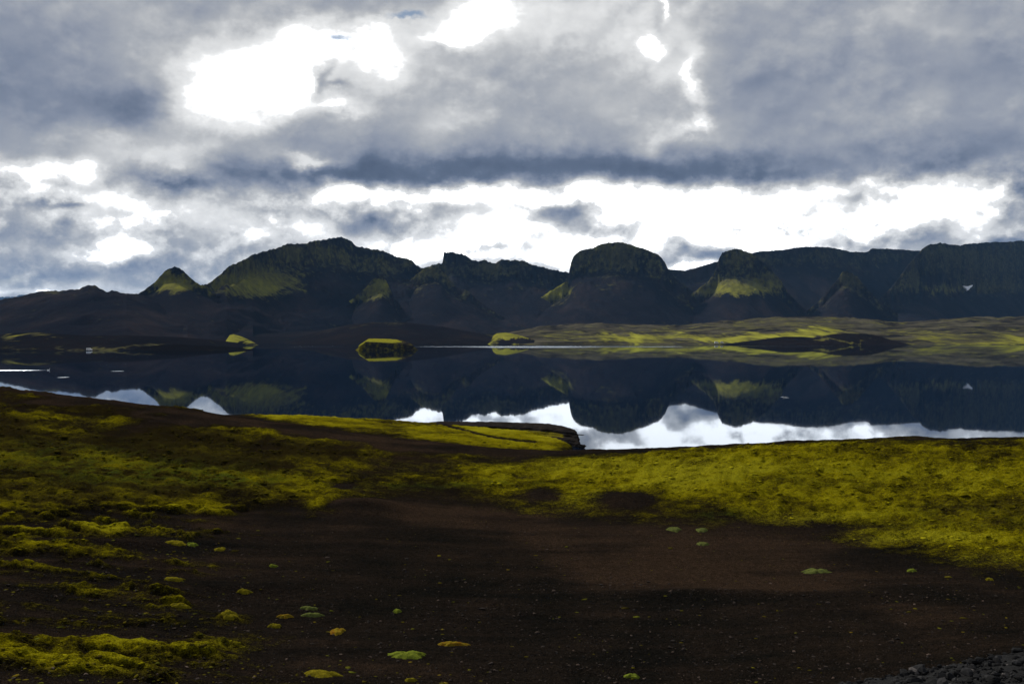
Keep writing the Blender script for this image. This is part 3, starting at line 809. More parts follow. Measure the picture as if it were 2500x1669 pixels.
landform('hill', 'low black sand tongue reaching into the lake before the green lowland',
         [(1590, 795), (1660, 789), (1700, 784), (1740, 779), (1770, 775), (1800, 771.5), (1840, 772), (1865, 774), (1885, 771.5), (1905, 767), (1940, 764), (1990, 765), (2015, 770), (2040, 778), (2070, 786), (2120, 794)], 1325, 62, Lb=40, base=-2.5, power=.8, fan=.12, rough=3.0, gully=2.0, jag=.8, seed=151, ash=0.55, rows=40, rscale=60, cols=320,
         moss0=.02, moss=[(1930, 782, 70, 3, .6), (1990, 764, 40, 4, .3)], tone=.35, toe_wave=.04)
landform('terrain', 'low dark point of land on the left with a mossy crest',
         [(-700, 772), (-300, 770), (-60, 770), (0, 768), (28, 764), (50, 762), (100, 763), (140, 766), (200, 769), (300, 769), (400, 772), (480, 778), (540, 785), (600, 794)], [(-700, 940), (0, 950), (300, 985), (480, 1100), (600, 1330)], [(-700, 130), (0, 110), (300, 120), (480, 120), (600, 60)], Lb=150, base=-2.5, power=.75, rough=1.6, gully=1.5, jag=.6,
         seed=161, ash=0.60, rows=50, rscale=60, moss0=.0, moss=[(70, 765, 60, 5, .75), (30, 775, 20, 8, .5), (200, 800, 250, 4, .40), (330, 797, 120, 6, .25)], tone=.24, tones=[(45, 764, 20, 4, .35)], toe_wave=.1, cols=400)
landform('hill', 'very dark low bank at the left waterline',
         [(250, 806), (290, 798), (330, 794), (370, 791), (420, 790), (470, 792), (520, 795), (580, 801)], 905, 42, Lb=30, base=-1.5, power=.7, rough=.5, gully=.5, jag=.3, seed=171, ash=1.00, rows=30, rscale=20, moss0=-.2, tone=.2, cols=200)


# ------------------------------------------------------------------ rock outcrop at the tip of the headland
def build_outcrop():
    root = empty('rock_outcrop', wpt(1250, 1016, 0.2))
    tag(root, 'dark layered rock outcrop with a moss ledge at the headland tip', 'rock')
    top = [(960, 978), (985, 969), (1010, 967), (1060, 968), (1120, 968.5), (1180, 970), (1230, 971.5), (1270, 974.5), (1300, 980), (1316, 985.5), (1322, 989), (1325.5, 998), (1327, 1012), (1328, 1030)]
    px = np.concatenate([np.linspace(960, 1300, 190), np.linspace(1301, 1328, 60)])
    yt = np.interp(px, [t[0] for t in top], [t[1] for t in top])
    Yc = np.interp(px, [960, 1200, 1300, 1328], [150, 146, 139, 136.5])
    zt = EYE - Yc * (yt - HY) / F
    sec = [(-6.5, -.6), (-6.0, .02), (-5.6, .30), (-5.0, .42), (-3.4, .50), (-3.0, .72), (-2.4, .90), (-1.2, .985), (0, 1.0), (2.5, .96), (4.5, .75), (5.5, .2), (6.2, -.7)]
    w = np.concatenate([np.linspace(0, 3.999, 22), np.linspace(4, 8, 26), np.linspace(8.2, 12, 10)])
    dy = np.interp(w, range(len(sec)), [a[0] for a in sec]); zf = np.interp(w, range(len(sec)), [a[1] for a in sec])
    PX, W = np.meshgrid(px, w)
    DY = dy[:, None] * np.interp(px, [960, 1100, 1290, 1328], [.6, 1, 1, .75])[None, :]
    Z = zf[:, None] * np.maximum(zt, .1)[None, :]
    Y = Yc[None, :] + DY
    X = (PX - CX) / F * Yc[None, :]
    strata = pn(Z / .35 + .2 * pn(X / 3, Z, 5), X / 9.0, 7)
    n = fbm(X / 1.6, Z / .8 + Y / 3, 4, 301, .6)
    Y = Y + .55 * n + .35 * strata * (W < 8)
    X = X + .35 * fbm(Y / 1.2, Z / .6, 3, 305) * ss(PX, 1260, 1320)
    Z = Z + .10 * fbm(X / 1.1, Y / 1.1, 3, 309) * (Z > .3)
    ledge = ss(W, 3.0, 3.5) * ss(W, 5.1, 4.4) * ss(PX, 1040, 1160) * ss(PX, 1306, 1280)
    low = ss(W, 3.2, 2.0) * ss(PX, 1200, 1120) * .8
    moss = np.clip(ledge + low - .15, 0, 1)
    grid_mesh('rock_face', X, Y, Z, M_ROCK, {'moss': moss}, parent=None).parent = root
    o = root.children[0]; o.matrix_parent_inverse = root.matrix_world.inverted()
    return root


def rock_mesh(seed, n_ring=9, n_seg=12, flat=.6, rough=.35):
    """irregular angular stone of about unit size, resting on z = 0"""
    rng = np.random.default_rng(seed)
    cuts = [(rng.normal(size=3), rng.uniform(.55, .9)) for _ in range(7)]
    vs, fs = [], []
    for i in range(n_ring + 1):
        th = math.pi * i / n_ring
        for j in range(n_seg):
            ph = 2 * math.pi * j / n_seg
            v = np.array([math.sin(th) * math.cos(ph), math.sin(th) * math.sin(ph), math.cos(th)])
            for c, lim in cuts:
                c = c / np.linalg.norm(c); dd = v @ c
                if dd > lim:
                    v = v - c * (dd - lim)
            v = v * (1 + rough * .25 * rng.normal() * (0 < i < n_ring))
            vs.append((v[0] * .5, v[1] * .5, (v[2] * .5 * flat) + .5 * flat * .75))
    for i in range(n_ring):
        for j in range(n_seg):
            a = i * n_seg + j; b = i * n_seg + (j + 1) % n_seg
            fs.append((a, a + n_seg, b + n_seg, b))
    return vs, fs


build_outcrop_root = build_outcrop()
bpy.context.view_layer.update()


def keep_world(child, root):
    """parent a mesh whose vertices are in world coordinates to a thing's empty"""
    child.parent = root
    child.matrix_parent_inverse = root.matrix_world.inverted()
keep_world(build_outcrop_root.children[0], build_outcrop_root)


def build_shore_boulder():
    vs, fs = rock_mesh(5, 12, 18, .8, .5)
    p = wpt(1335, 1027, 0.0)
    vs = [(v[0] * 1.2, v[1] * 1.0, v[2] * .75) for v in vs]
    o = py_mesh('boulder', vs, fs, M_ROCK, smooth=False, attrs={'moss': [0] * len(vs)})
    o.location = (p[0], p[1], -.08)
    tag(o, 'small black boulder in the water at the foot of the outcrop', 'rock')
    # thin slab of rock sticking out of the cliff end
    Yq = 137.0
    x0, z0 = (1322 - CX) / F * Yq, EYE - Yq * (996 - HY) / F
    vs, fs = rock_mesh(9, 8, 10, 1.0, .3)
    vs = [(x0 + .45 + v[0] * 1.3, Yq - .3 + v[1] * .5, z0 - .08 + v[2] * .16) for v in vs]
    sl = py_mesh('rock_slab', vs, fs, M_ROCK, smooth=False, attrs={'moss': [0] * len(vs)})
    keep_world(sl, build_outcrop_root)
build_shore_boulder()


# ------------------------------------------------------------------ island
def mat_cap(name, lo, hi, scale=.4, bstr=.7, bdist=.3):
    m, g, bs = new_mat(name)
    P = g.n.new('ShaderNodeNewGeometry').outputs['Position']
    nA = g.noise(P, scale, 6, .65)
    nB = g.noise(P, scale * 5, 4, .6)
    c = g.ramp(nA, [(.3, lo), (.7, hi)])
    c = g.mix(1.0, c, g.ramp(nB, [(.3, (.62, .62, .62)), (.7, (1.35, 1.35, 1.35))]), 'MULTIPLY')
    g.l.new(c, bs.inputs['Base Color'])
    bump(g, bs, g.math('ADD', nA, g.math('MULTIPLY', nB, .6)), bstr, bdist)
    bs.inputs['Specular IOR Level'].default_value = 0.0
    return m


def build_island():
    c = wpt(882, 803.2)
    root = empty('island', (c[0], c[1] + 14, 0))
    tag(root, 'small steep sided islet with a flat green moss top in the lake', 'island')
    A, Bd = 27.5, 15.0
    nr, na = 70, 220
    r = np.linspace(0, 1.12, nr)[:, None]; th = np.linspace(0, 2 * math.pi, na)[None, :]
    wob = 1 + .07 * pn(np.cos(th) * 2.3 + 5, np.sin(th) * 2.3, 3) + .03 * pn(np.cos(th) * 7, np.sin(th) * 7, 4)
    u = r * np.cos(th) * wob; v = r * np.sin(th) * wob
    x = u * A; y = v * Bd
    ztop = np.interp(u, [-1, -.62, -.3, .3, .62, .9, 1.0], [2.2, 8.6, 8.4, 7.6, 6.6, 3.6, 1.5]) + 1.7 * np.clip(v, -1, 1)
    rr = r * np.ones_like(th)
    edge_w = np.interp(u, [-1, -.5, .5, 1], [.25, .12, .12, .28])
    fall = ss(rr, 1.05, 1.05 - edge_w)
    z = ztop * fall - 1.2 * ss(rr, .98, 1.1)
    cl = np.clip(4 * fall * (1 - fall), 0, 1)
    z = z + cl * 1.2 * fbm(x / 3.5, y / 3.5, 4, 411, .6)
    x = x + cl * 1.0 * fbm(y / 2.5 + 3, z / 1.8, 4, 415); y = y + cl * 1.1 * fbm(x / 2.5, z / 1.6, 4, 417)
    moss = .44 * np.ones_like(z) + .5 * fbm(x / 4, z / 2.2, 4, 421) + .4 * ss(u, -.6, -.9)
    o = grid_mesh('rock_base', x, y, z, M_ROCK, {'moss': np.clip(moss, 0, .75)}); o.parent = root
    # moss cap on the top
    lim = np.interp(np.cos(th), [-1, -.6, .3, .7, 1], [.93, .93, .88, .60, .50])
    k = np.linspace(0, 1, 40)[:, None] * lim
    u = k * np.cos(th) * wob; v = k * np.sin(th) * wob
    zt = np.interp(u, [-1, -.62, -.3, .3, .62, .9, 1.0], [2.2, 8.6, 8.4, 7.6, 6.6, 3.6, 1.5]) + 1.7 * np.clip(v, -1, 1)
    q = k / lim
    zt = (zt * ss(k, 1.05, .93) + .35 - .9 * ss(q, .93, 1.0) + .25 * fbm(u * A / 3, v * Bd / 3, 4, 431))
    o = grid_mesh('moss_cap', u * A, v * Bd, zt, mat_cap('bright island moss', (.15, .14, .012), (.25, .235, .02))); o.parent = root
build_island()


# ------------------------------------------------------------------ snow patch in the cliff
def build_snow():
    px, X, Y, Z, py = LAYERS['high cliff edged plateau at the right side']
    def surf(x, y):
        j = int(np.argmin(np.abs(px - x)))
        ys = np.minimum.accumulate(py[:, j]); i = int(np.argmax(ys <= y))
        return X[i, j], Y[i, j] - 2.0, Z[i, j] + 1.0
    out = [(2209, 655), (2214, 656), (2221, 656.5), (2227, 654), (2232, 653.5), (2230, 657), (2226, 660), (2223, 664), (2219, 666.5), (2217, 662), (2212, 659)]
    # a drift lying on the talus: a tilted sheet set just proud of the ground under it
    k = 1.1
    z0 = surf(2219, 659)[2]
    Y0 = min(p[1] - (p[2] - z0) * k for p in (surf(x, y) for (x, y) in out)) - 1.0

    def on(x, y, bul=0.0):
        q = (HY - y) / F                      # z = EYE + q * Y and Y = Y0 + (z - z0) * k
        Yq = (Y0 + (EYE - z0) * k) / (1 - q * k)
        return ((x - CX) / F * Yq, Yq - bul, EYE + q * Yq + bul * .4)
    rings, n = 6, len(out)
    vs, fs = [on(2219, 659, 1.2)], []
    for r_ in range(1, rings + 1):
        t = r_ / rings
        for i_, (x, y) in enumerate(out):
            vs.append(on(2219 + (x - 2219) * t, 659 + (y - 659) * t, 1.2 * (1 - t * t)))
    for (x, y) in out:
        p = on(x, y); vs.append((p[0], p[1] + 9, p[2] - 2))
    for j_ in range(n):
        fs.append((0, 1 + j_, 1 + (j_ + 1) % n))
        for r_ in range(rings):
            a = 1 + r_ * n + j_; b = 1 + r_ * n + (j_ + 1) % n
            fs.append((a, a + n, b + n, b))
    m = plain('old snow', (.78, .80, .84), .6, .2, .06, .3)
    o = py_mesh('snow_patch', vs, fs, m)
    tag(o, 'small white triangular snow patch below the plateau cliffs', 'snow', kind='thing')
build_snow()


# ------------------------------------------------------------------ vehicles on the shores
M_VAN = plain('white van paint', (.80, .80, .78), .35, .5, .04, 3)
M_GLASS = plain('dark window glass', (.015, .018, .022), .08, .5)
M_TYRE = plain('tyre rubber', (.018, .018, .018), .9, .2, .2, 8)
M_TRIM = plain('black plastic trim', (.025, .025, .027), .6, .3, .2, 8)


def prism(profile, y0, y1, bevel=0.0):
    """profile in x-z, extruded along y, with narrowed edges"""
    vs, fs = [], []
    n = len(profile)
    cx_ = sum(p[0] for p in profile) / n; cz_ = sum(p[1] for p in profile) / n
    lay = [(y0, bevel), (y0 + bevel, 0), (y1 - bevel, 0), (y1, bevel)]
    for (y, b) in lay:
        for (x, z) in profile:
            vs.append((x - b * (1 if x > cx_ else -1), y, z - b * (1 if z > cz_ else -1)))
    for k in range(3):
        for j in range(n):
            a = k * n + j; b = k * n + (j + 1) % n
            fs.append((a, b, b + n, a + n))
    fs.append(tuple(range(n))[::-1]); fs.append(tuple(range(3 * n, 4 * n)))
    return vs, fs


def wheel_mesh():
    vs, fs = [], []
    prof = [(.0, -.11), (.20, -.115), (.30, -.12), (.35, -.09), (.35, .09), (.30, .12), (.20, .115), (.0, .11)]
    ns = 20
    for (r, y) in prof:
        for j in range(ns):
            a = 2 * math.pi * j / ns
            vs.append((r * math.cos(a), y, r * math.sin(a)))
    for k in range(len(prof) - 1):
        for j in range(ns):
            a = k * ns + j; b = k * ns + (j + 1) % ns
            fs.append((a, b, b + ns, a + ns))
    return vs, fs


def camper(loc, rz, label, high=2.35, length=5.0):
    root = empty('camper_van', loc, rz)
    tag(root, label, 'van', 'white vans parked on the lake shore')
    L = length / 2
    prof = [(-L, .42), (L - .1, .42), (L, .62), (L - .05, .98), (L - .75, 1.20), (L - 1.35, high - .25), (L - 1.75, high), (-L + .15, high), (-L, high - .2)]
    py_mesh('body', *prism(prof, -.95, .95, .09), M_VAN, root, smooth=False)
    py_mesh('bumper', *prism([(L - .25, .38), (L + .06, .38), (L + .06, .62), (L - .25, .60)], -.9, .9, .03), M_TRIM, root, smooth=False)
    a = np.array([L - .72, 1.26]); b = np.array([L - 1.30, high - .30]); nrm = np.array([b[1] - a[1], a[0] - b[0]]); nrm = nrm / np.linalg.norm(nrm) * .03
    py_mesh('windscreen', *prism([tuple(a - nrm), tuple(a + nrm), tuple(b + nrm), tuple(b - nrm)], -.78, .78, .01), M_GLASS, root, smooth=False)
    for s in (-1, 1):
        for (x0, x1) in ((L - 2.2, L - 1.45), (-L + .5, L - 2.6)):
            y0, y1 = sorted((s * .93, s * .965))
            py_mesh('window', *prism([(x0, 1.30), (x1, 1.30), (x1 - .08, high - .42), (x0, high - .42)], y0, y1, .005), M_GLASS, root, smooth=False)
        for x in (-L + .95, L - .95):
            w = py_mesh('wheel', *wheel_mesh(), M_TYRE, root); w.location = (x, s * .86, .35)
    return root


def drop(x, y, Yq):
    """height of the far land at the given spot"""
    X = (x - CX) / F * Yq
    dg = bpy.context.evaluated_depsgraph_get()
    hit, p, *_ = scene.ray_cast(dg, Vector((X, Yq, 300.0)), Vector((0, 0, -1)))
    return X, Yq, (p.z if hit else 0.0)


bpy.context.view_layer.update()
for x, Yq, rz, lab, hi, ln in ((205, 862, .15, 'white van parked alone at the left waterline', 2.2, 4.6),
                               (1644, 1352, 0.1, 'left one of two white camper vans on the mossy right shore', 2.7, 5.4),
                               (1656.5, 1354, -.25, 'right one of two white camper vans on the mossy right shore', 2.4, 4.6)):
    X, Yv, zz = drop(x, 0, Yq)
    camper((X, Yv, max(zz, .05) + .05), rz, lab, hi, ln)


# ------------------------------------------------------------------ swimming birds
def tube(path, radii, ns=10):
    vs, fs = [], []
    path = [np.array(p, float) for p in path]
    for i, p in enumerate(path):
        t = path[min(i + 1, len(path) - 1)] - path[max(i - 1, 0)]; t = t / np.linalg.norm(t)
        side = np.array([0, 1.0, 0]); up = np.cross(t, side)
        for j in range(ns):
            a = 2 * math.pi * j / ns
            rr = radii[i] if isinstance(radii[i], tuple) else (radii[i], radii[i])
            vs.append(tuple(p + side * math.cos(a) * rr[0] + up * math.sin(a) * rr[1]))
    for i in range(len(path) - 1):
        for j in range(ns):
            a = i * ns + j; b = i * ns + (j + 1) % ns
            fs.append((a, b, b + ns, a + ns))
    fs.append(tuple(range(ns))[::-1]); fs.append(tuple(range((len(path) - 1) * ns, len(path) * ns)))
    return vs, fs


def bird(loc, rz, col, bill_col, label, neck=.55, size=1.0):
    root = empty('water_bird', loc, rz)
    tag(root, label, 'bird')
    m = plain('plumage ' + label.split()[0], col, .8, .1, .08, 12)
    # one body: tail, belly, breast, then the neck rising to the head
    path = [(-.62, 0, .22), (-.5, 0, .20), (-.3, 0, .16), (-.05, 0, .13), (.2, 0, .13), (.36, 0, .17), (.44, 0, .26), (.45, 0, .26 + neck * .35), (.42, 0, .26 + neck * .7), (.46, 0, .26 + neck * .95), (.54, 0, .26 + neck), (.62, 0, .25 + neck * .97)]
    rad = [(.02, .015), (.12, .07), (.21, .15), (.25, .19), (.23, .18), (.15, .13), (.075, .075), (.045, .045), (.04, .04), (.05, .05), (.06, .055), (.03, .03)]
    vs, fs = tube(path, rad, 14)
    py_mesh('body', [tuple(size * c for c in v) for v in vs], fs, m, root)
    vs, fs = tube([(.62, 0, .25 + neck * .97), (.70, 0, .235 + neck * .95), (.74, 0, .23 + neck * .93)], [(.028, .026), (.02, .014), (.008, .006)], 8)
    py_mesh('bill', [tuple(size * c for c in v) for v in vs], fs, plain('bill ' + label.split()[0], bill_col, .5, .3), root)
p = wpt(111, 849); bird((p[0], p[1], -.02), 0, (.78, .78, .76), (.35, .22, .03), 'white swan swimming on the left with a long wake behind it', .5)
p = wpt(1800, 911.5); bird((p[0], p[1], -.02), 2.9, (.30, .30, .30), (.05, .05, .05), 'grey duck sitting alone on the dark water below the mossy peak', .14, .75)


# ------------------------------------------------------------------ moss cushions on the black sand
M_MOSS_GREEN = mat_cap('fresh green moss', (.065, .085, .010), (.150, .175, .020), 9.0, .8, .05)
M_MOSS_YELLOW = mat_cap('yellow moss', (.085, .072, .006), (.19, .155, .010), 9.0, .8, .05)
M_MOSS_ORANGE = mat_cap('orange tinged moss', (.14, .060, .006), (.17, .14, .012), 4.0, .8, .05)
M_MOSS_PALE = mat_cap('pale grey green moss', (.055, .065, .018), (.105, .12, .03), 9.0, .8, .05)


def cushion(x, y, wpx, hpx, mat, label, seed):
    """irregular lumpy moss cushion; wpx and hpx are its extents as seen in the photograph"""
    gx, gy, gz = ground_seen(x, y)
    rx = wpx / 2 * gy / F
    ry = hpx / 2 * gy / F / ((EYE - gz) / gy) * .9
    nr, na = 16, 56
    rr = np.linspace(0, 1, nr)[:, None]; th = np.linspace(0, 2 * math.pi, na)[None, :]
    c, s_ = np.cos(th), np.sin(th)
    out = 1 + .34 * pn(c * 1.6 + seed, s_ * 1.6, seed) + .22 * pn(c * 4.5, s_ * 4.5 + seed, seed + 3) + .12 * pn(c * 11, s_ * 11 + seed, seed + 4)
    X = rr * c * out * rx; Y = rr * s_ * out * ry
    hgt = min(.16, .10 + .05 * rx)
    Z = hgt * (1 - rr ** 3.0) * (.75 + .5 * fbm(X / .22 + seed, Y / .22, 3, seed + 5)) - .03 * rr ** 4
    zz = ground_at(gx + X, gy + Y) - gz
    o = grid_mesh('moss_cushion', X, Y, Z + zz, mat)
    o.location = (gx, gy, gz)
    tag(o, label, 'moss', 'moss cushions scattered on the black sand')


for k, (x, y, w_, h_, m_, lab) in enumerate([
    (935, 1503, 100, 19, M_MOSS_GREEN, 'largest bright green moss cushion at the bottom centre'),
    (1036, 1478, 72, 12, M_MOSS_ORANGE, 'orange centred moss cushion up right of the largest green one'),
    (716, 1412, 54, 10, M_MOSS_PALE, 'lower of two pale green moss cushions stacked left of centre'),
    (708, 1396, 44, 8, M_MOSS_PALE, 'upper of two pale green moss cushions stacked left of centre'),
    (655, 1415, 36, 9, M_MOSS_ORANGE, 'brownish orange moss cushion left of the two pale green ones'),
    (1872, 1311, 64, 13, M_MOSS_PALE, 'dull green moss cushion alone on the brown sand at the right'),
    (405, 1247, 44, 8, M_MOSS_YELLOW, 'bright yellow moss cushion near the end of the left terraces'),
    (442, 1250, 26, 6, M_MOSS_GREEN, 'small green moss cushion touching the yellow one by the left terraces'),
    (1450, 1552, 44, 12, M_MOSS_GREEN, 'green moss cushion at the bottom edge right of the centre'),
    (911, 1403, 20, 9, M_MOSS_GREEN, 'small round green moss cushion alone on black gravel above the largest one'),
    (735, 1546, 90, 20, M_MOSS_YELLOW, 'wide olive yellow moss cushion at the bottom left of centre'),
    (775, 1448, 36, 20, M_MOSS_ORANGE, 'orange brown moss tuft up left of the largest green cushion'),
    (527, 1412, 40, 12, M_MOSS_YELLOW, 'raised yellow moss lump on the lower left moss stripe'),
    (418, 1389, 50, 7, M_MOSS_YELLOW, 'yellow green moss cushion above the lower left moss stripe'),
    (1545, 1214, 34, 8, M_MOSS_PALE, 'left one of two pale moss cushions at the foot of the right bank'),
    (1610, 1216, 34, 7, M_MOSS_PALE, 'right one of two pale moss cushions at the foot of the right bank'),
    (1612, 1248, 34, 7, M_MOSS_PALE, 'pale moss cushion below the pair at the foot of the right bank'),
    (2270, 1330, 20, 5, M_MOSS_YELLOW, 'small yellow moss cushion on dark sand near the right edge'),
    (2092, 1310, 22, 5, M_MOSS_GREEN, 'small green moss cushion on dark sand under the right bank'),
    (944, 1561, 30, 8, M_MOSS_YELLOW, 'small yellow moss cushion cut by the bottom edge below the largest one'),
    (505, 1262, 28, 6, M_MOSS_YELLOW, 'thin yellow moss cushion on gravel right of the bright yellow one'),
    (628, 1299, 22, 5, M_MOSS_GREEN, 'tiny green moss cushion alone on the dark left gravel'),
    (400, 1330, 50, 7, M_MOSS_YELLOW, 'flat yellow moss cushion in the middle of the left gravel'),
    (560, 1360, 36, 5, M_MOSS_YELLOW, 'thin yellow moss cushion left of the two pale green ones and higher'),
    (630, 1436, 30, 8, M_MOSS_YELLOW, 'yellow moss cushion just below the brownish orange one'),
    (2105, 1566, 30, 8, M_MOSS_GREEN, 'green moss cushion at the bottom edge beside the dark gravel'),
    ]):
    cushion(x, y, w_, h_, m_, lab, 500 + k * 7)


# ------------------------------------------------------------------ loose stones and small tufts, too many to count
ICO_T = (1 + 5 ** .5) / 2
ICO_V = np.array([(-1, ICO_T, 0), (1, ICO_T, 0), (-1, -ICO_T, 0), (1, -ICO_T, 0), (0, -1, ICO_T), (0, 1, ICO_T), (0, -1, -ICO_T), (0, 1, -ICO_T), (ICO_T, 0, -1), (ICO_T, 0, 1), (-ICO_T, 0, -1), (-ICO_T, 0, 1)]) / 1.9
ICO_F = np.array([(0, 11, 5), (0, 5, 1), (0, 1, 7), (0, 7, 10), (0, 10, 11), (1, 5, 9), (5, 11, 4), (11, 10, 2), (10, 7, 6), (7, 1, 8), (3, 9, 4), (3, 4, 2), (3, 2, 6), (3, 6, 8), (3, 8, 9), (4, 9, 5), (2, 4, 11), (6, 2, 10), (8, 6, 7), (9, 8, 1)])


def scatter(name, label, X, Y, Z, size, flat, mat, shade, seed, parent=None, smooth=False):
    rng = np.random.default_rng(seed)
    n = len(X)
    a = rng.uniform(0, 6.283, n); ca, sa = np.cos(a), np.sin(a)
    V = ICO_V[None] * (1 + .45 * rng.uniform(-1, 1, (n, 12, 1)))
    V = V * np.stack([size * rng.uniform(.8, 1.3, n), size * rng.uniform(.6, 1.0, n), size * flat * rng.uniform(.7, 1.2, n)], -1)[:, None, :] * .5
    W = np.empty_like(V)
    W[..., 0] = V[..., 0] * ca[:, None] - V[..., 1] * sa[:, None] + X[:, None]
    W[..., 1] = V[..., 0] * sa[:, None] + V[..., 1] * ca[:, None] + Y[:, None]
    W[..., 2] = V[..., 2] + (Z + size * flat * .22)[:, None]
    co = W.reshape(-1, 3).astype(np.float32)
    fc = (ICO_F[None] + (np.arange(n) * 12)[:, None, None]).reshape(-1, 3).astype(np.int32)
    me = bpy.data.meshes.new(name)
    me.vertices.add(len(co)); me.vertices.foreach_set('co', co.ravel())
    me.loops.add(fc.size); me.loops.foreach_set('vertex_index', fc.ravel())
    me.polygons.add(len(fc)); me.polygons.foreach_set('loop_start', np.arange(0, fc.size, 3, dtype=np.int32))
    me.update(calc_edges=True)
    me.polygons.foreach_set('use_smooth', np.full(len(fc), smooth))
    at = me.attributes.new('shade', 'FLOAT', 'POINT'); at.data.foreach_set('value', np.repeat(shade, 12).astype(np.float32))
    me.materials.append(mat)
    o = bpy.data.objects.new(name, me); C.objects.link(o)
    if parent:
        o.parent = parent
    o['kind'] = 'stuff'
    if label:
        o['label'] = label
    return o


def mat_shade(name, stops, spec=0.06):
    m, g, bs = new_mat(name)
    bs.inputs['Specular IOR Level'].default_value = spec
    c = g.ramp(g.attr('shade'), stops)
    P = g.n.new('ShaderNodeNewGeometry').outputs['Position']
    c = g.mix(1.0, c, g.ramp(g.noise(P, 30, 4, .6), [(.3, (.7, .7, .7)), (.7, (1.3, 1.3, 1.3))]), 'MULTIPLY')
    g.l.new(c, bs.inputs['Base Color'])
    return m


def seen_points(n, px_rng, py_rng, seed, dens=None):
    rng = np.random.default_rng(seed)
    out = []
    xs = rng.uniform(*px_rng, n * 3); ys = rng.uniform(*py_rng, n * 3)
    if dens is not None:
        keep = rng.uniform(0, 1, n * 3) < dens(xs, ys); xs, ys = xs[keep], ys[keep]
    for x, y in zip(xs[:n], ys[:n]):
        out.append(ground_seen(x, y))
    o = np.array(out)
    return o[:, 0], o[:, 1], xs[:n], ys[:n]


def build_loose():
    d = lambda x, y: np.clip(.22 + blobsum(x, y, [(1500, 1352, 220, 12, .9), (1250, 1330, 200, 20, .5), (1100, 1400, 420, 70, .35), (2100, 1365, 160, 24, .5), (1700, 1450, 420, 90, .35), (1500, 1540, 500, 40, .4), (600, 1300, 240, 70, .1)])
                             - .8 * ss(y, 1215, 1180) - .5 * np.exp(-((x - 1650) / 260) ** 2 - ((y - 1290) / 45) ** 2), 0, 1)
    X, Y, xs, ys = seen_points(4000, (-100, 2420), (1180, 1568), 71, d)
    bad = ground_at(X, Y, G_MOSS) > .45
    X, Y = X[~bad], Y[~bad]
    rng = np.random.default_rng(5)
    size = np.clip(rng.lognormal(-3.05, .50, len(X)), .025, .20)
    st = mat_shade('pale weathered stones', [(0, (.014, .012, .011)), (.5, (.032, .024, .019)), (.8, (.062, .043, .033)), (1, (.105, .075, .058))])
    scatter('pebbles', 'pale brown pebbles strewn over the black sand hollow', X, Y, ground_at(X, Y), size, .5, st, rng.beta(2, 2.4, len(X)), 8)
    d2 = lambda x, y: np.clip(.10 + .5 * ss(x, 760, 200) * ss(y, 1180, 1230) + .30 * ss(y, 1480, 1560) * ss(x, 1300, 900) + .10 * ss(x, 1700, 2300), 0, 1)
    X, Y, xs, ys = seen_points(1300, (-100, 2420), (1190, 1568), 72, d2)
    size = np.clip(rng.lognormal(-2.35, .5, len(X)), .05, .30)
    mt = mat_shade('tuft moss', [(0, (.030, .024, .005)), (.5, (.070, .058, .005)), (.8, (.065, .070, .008)), (1, (.11, .075, .008))], 0.0)
    scatter('moss_tufts', 'tiny moss tufts dotted over the black sand', X, Y, ground_at(X, Y) - size * .05, size, .20, mt, rng.uniform(0, 1, len(X)), 9, smooth=True)
build_loose()


def build_hummocks():
    rng = np.random.default_rng(31)
    X, Y, xs, ys = seen_points(9000, (-120, 2430), (905, 1560), 73, lambda x, y: np.clip(.25 + ss(y, 1350, 1150), 0, 1))
    ms = ground_at(X, Y, G_MOSS); tn = ground_at(X, Y, G_TONE)
    ok = rng.uniform(0, 1, len(X)) < ss(ms, .35, .75)
    X, Y, tn = X[ok], Y[ok], tn[ok]
    size = np.clip(rng.lognormal(-1.95, .40, len(X)), .06, .45) * np.clip(Y / 55.0, .55, 1.6)
    m = mat_shade('hummock moss', [(0, (.016, .012, .004)), (.22, (.040, .033, .004)), (.45, (.095, .080, .003)), (.68, (.180, .155, .003)), (1, (.25, .225, .008))], 0.0)
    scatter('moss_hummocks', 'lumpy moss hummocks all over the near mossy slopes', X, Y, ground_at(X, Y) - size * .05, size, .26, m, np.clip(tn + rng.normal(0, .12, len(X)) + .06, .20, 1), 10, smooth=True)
build_hummocks()


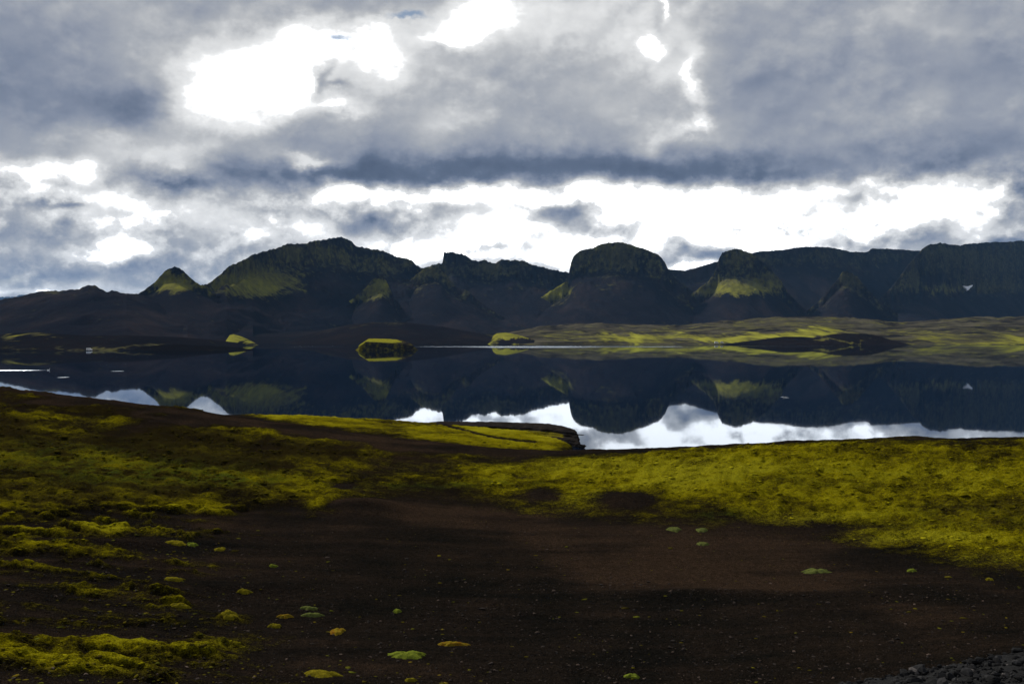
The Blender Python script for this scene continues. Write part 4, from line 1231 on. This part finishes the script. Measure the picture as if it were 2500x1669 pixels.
# ------------------------------------------------------------------ gravel verge of the road, bottom right
def build_verge():
    t = np.linspace(-1.6, 3.6, 150)[None, :]; s = np.linspace(-2.4, .45, 90)[:, None]
    td = np.array([VERGE_N[1], -VERGE_N[0]])
    X = VERGE_P[0] + td[0] * t + VERGE_N[0] * s; Y = VERGE_P[1] + td[1] * t + VERGE_N[1] * s
    Z = 13.315 + .018 * fbm(X / .25, Y / .25, 4, 601) + .02 * fbm(X / .07, Y / .07, 2, 605) - .62 * np.clip(s - .02, 0, 1) - .02 * ss(s, -.25, .02)
    m, g, bs = new_mat('dark road gravel')
    P = g.n.new('ShaderNodeNewGeometry').outputs['Position']
    n = g.noise(P, 60, 5, .7)
    g.l.new(g.ramp(n, [(.3, (.004, .004, .004)), (.55, (.009, .009, .009)), (.75, (.022, .021, .020))]), bs.inputs['Base Color'])
    bump(g, bs, n, .8, .02)
    o = grid_mesh('road_verge', X, Y, Z, m)
    tag(o, 'dark gravel road verge in the bottom right corner', kind='structure')
    sm = mat_shade('verge stones', [(0, (.006, .006, .006)), (.5, (.014, .014, .0145)), (.8, (.034, .033, .033)), (1, (.10, .088, .08))])
    meshes = []
    for k in range(10):
        vs, fs = rock_mesh(40 + k, 5, 8, .62, .4)
        me = bpy.data.meshes.new('stone'); me.from_pydata(vs, [], fs); me.update()
        at = me.attributes.new('shade', 'FLOAT', 'POINT'); at.data.foreach_set('value', np.full(len(vs), [.1, .3, .45, .6, .2, .75, .35, .9, .5, .97][k], np.float32))
        me.materials.append(sm); meshes.append(me)
    rng = np.random.default_rng(77); random.seed(7)
    made = 0
    while made < 300:
        tt, s_ = rng.uniform(-.6, 1.5), -abs(rng.normal(0, .24)) + .05
        x, y = VERGE_P + td * tt + VERGE_N * s_
        p = CX + x / y * F
        if not (1850 < p < 2400):
            continue
        k = rng.choice(10, p=[.16, .14, .14, .12, .14, .07, .12, .03, .07, .01])
        st = bpy.data.objects.new('stone', meshes[k]); C.objects.link(st); st.parent = o
        sz = float(np.clip(rng.lognormal(-3.42, .40), .018, .085))
        st.scale = (sz * rng.uniform(.9, 1.4), sz, sz * rng.uniform(.8, 1.2))
        st.rotation_euler = (rng.uniform(-.4, .4), rng.uniform(-.4, .4), rng.uniform(0, 6.28))
        st.location = (x, y, 13.31 - .62 * max(s_ - .02, 0) - .02 * float(ss(s_, -.25, .02)))
        made += 1
    n = 9000
    tt = np.concatenate([rng.uniform(-.8, 1.7, 6500), rng.uniform(-1.4, 3.2, n - 6500)]); s_ = np.concatenate([rng.uniform(-.8, .22, 6500), rng.uniform(-1.6, .30, n - 6500)])
    X = VERGE_P[0] + td[0] * tt + VERGE_N[0] * s_; Y = VERGE_P[1] + td[1] * tt + VERGE_N[1] * s_
    scatter('gravel', None, X, Y, 13.308 - .62 * np.clip(s_ - .02, 0, 1) - .02 * ss(s_, -.25, .02), np.clip(rng.lognormal(-4.0, .35, n), .008, .035), .7, sm, rng.beta(1.6, 3.0, n), 78, parent=o)
build_verge()


# ------------------------------------------------------------------ haze
def build_haze():
    m = bpy.data.materials.new('thin blue air'); m.use_nodes = True
    t = m.node_tree; t.nodes.clear()
    v = t.nodes.new('ShaderNodeVolumePrincipled')
    v.inputs['Color'].default_value = (.26, .55, 1.0, 1)
    v.inputs['Density'].default_value = 1.9e-5
    v.inputs['Anisotropy'].default_value = 0.0
    out = t.nodes.new('ShaderNodeOutputMaterial'); t.links.new(v.outputs[0], out.inputs['Volume'])
    x0, x1, y0, y1, z0, z1 = -13500, 13500, -60, 21000, -80, 900
    vs = [(x, y, z) for z in (z0, z1) for y in (y0, y1) for x in (x0, x1)]
    fs = [(0, 2, 3, 1), (4, 5, 7, 6), (0, 1, 5, 4), (2, 6, 7, 3), (0, 4, 6, 2), (1, 3, 7, 5)]
    o = py_mesh('haze', vs, fs, m, smooth=False)
    tag(o, 'thin blue haze over the lake and mountains', kind='stuff')
build_haze()
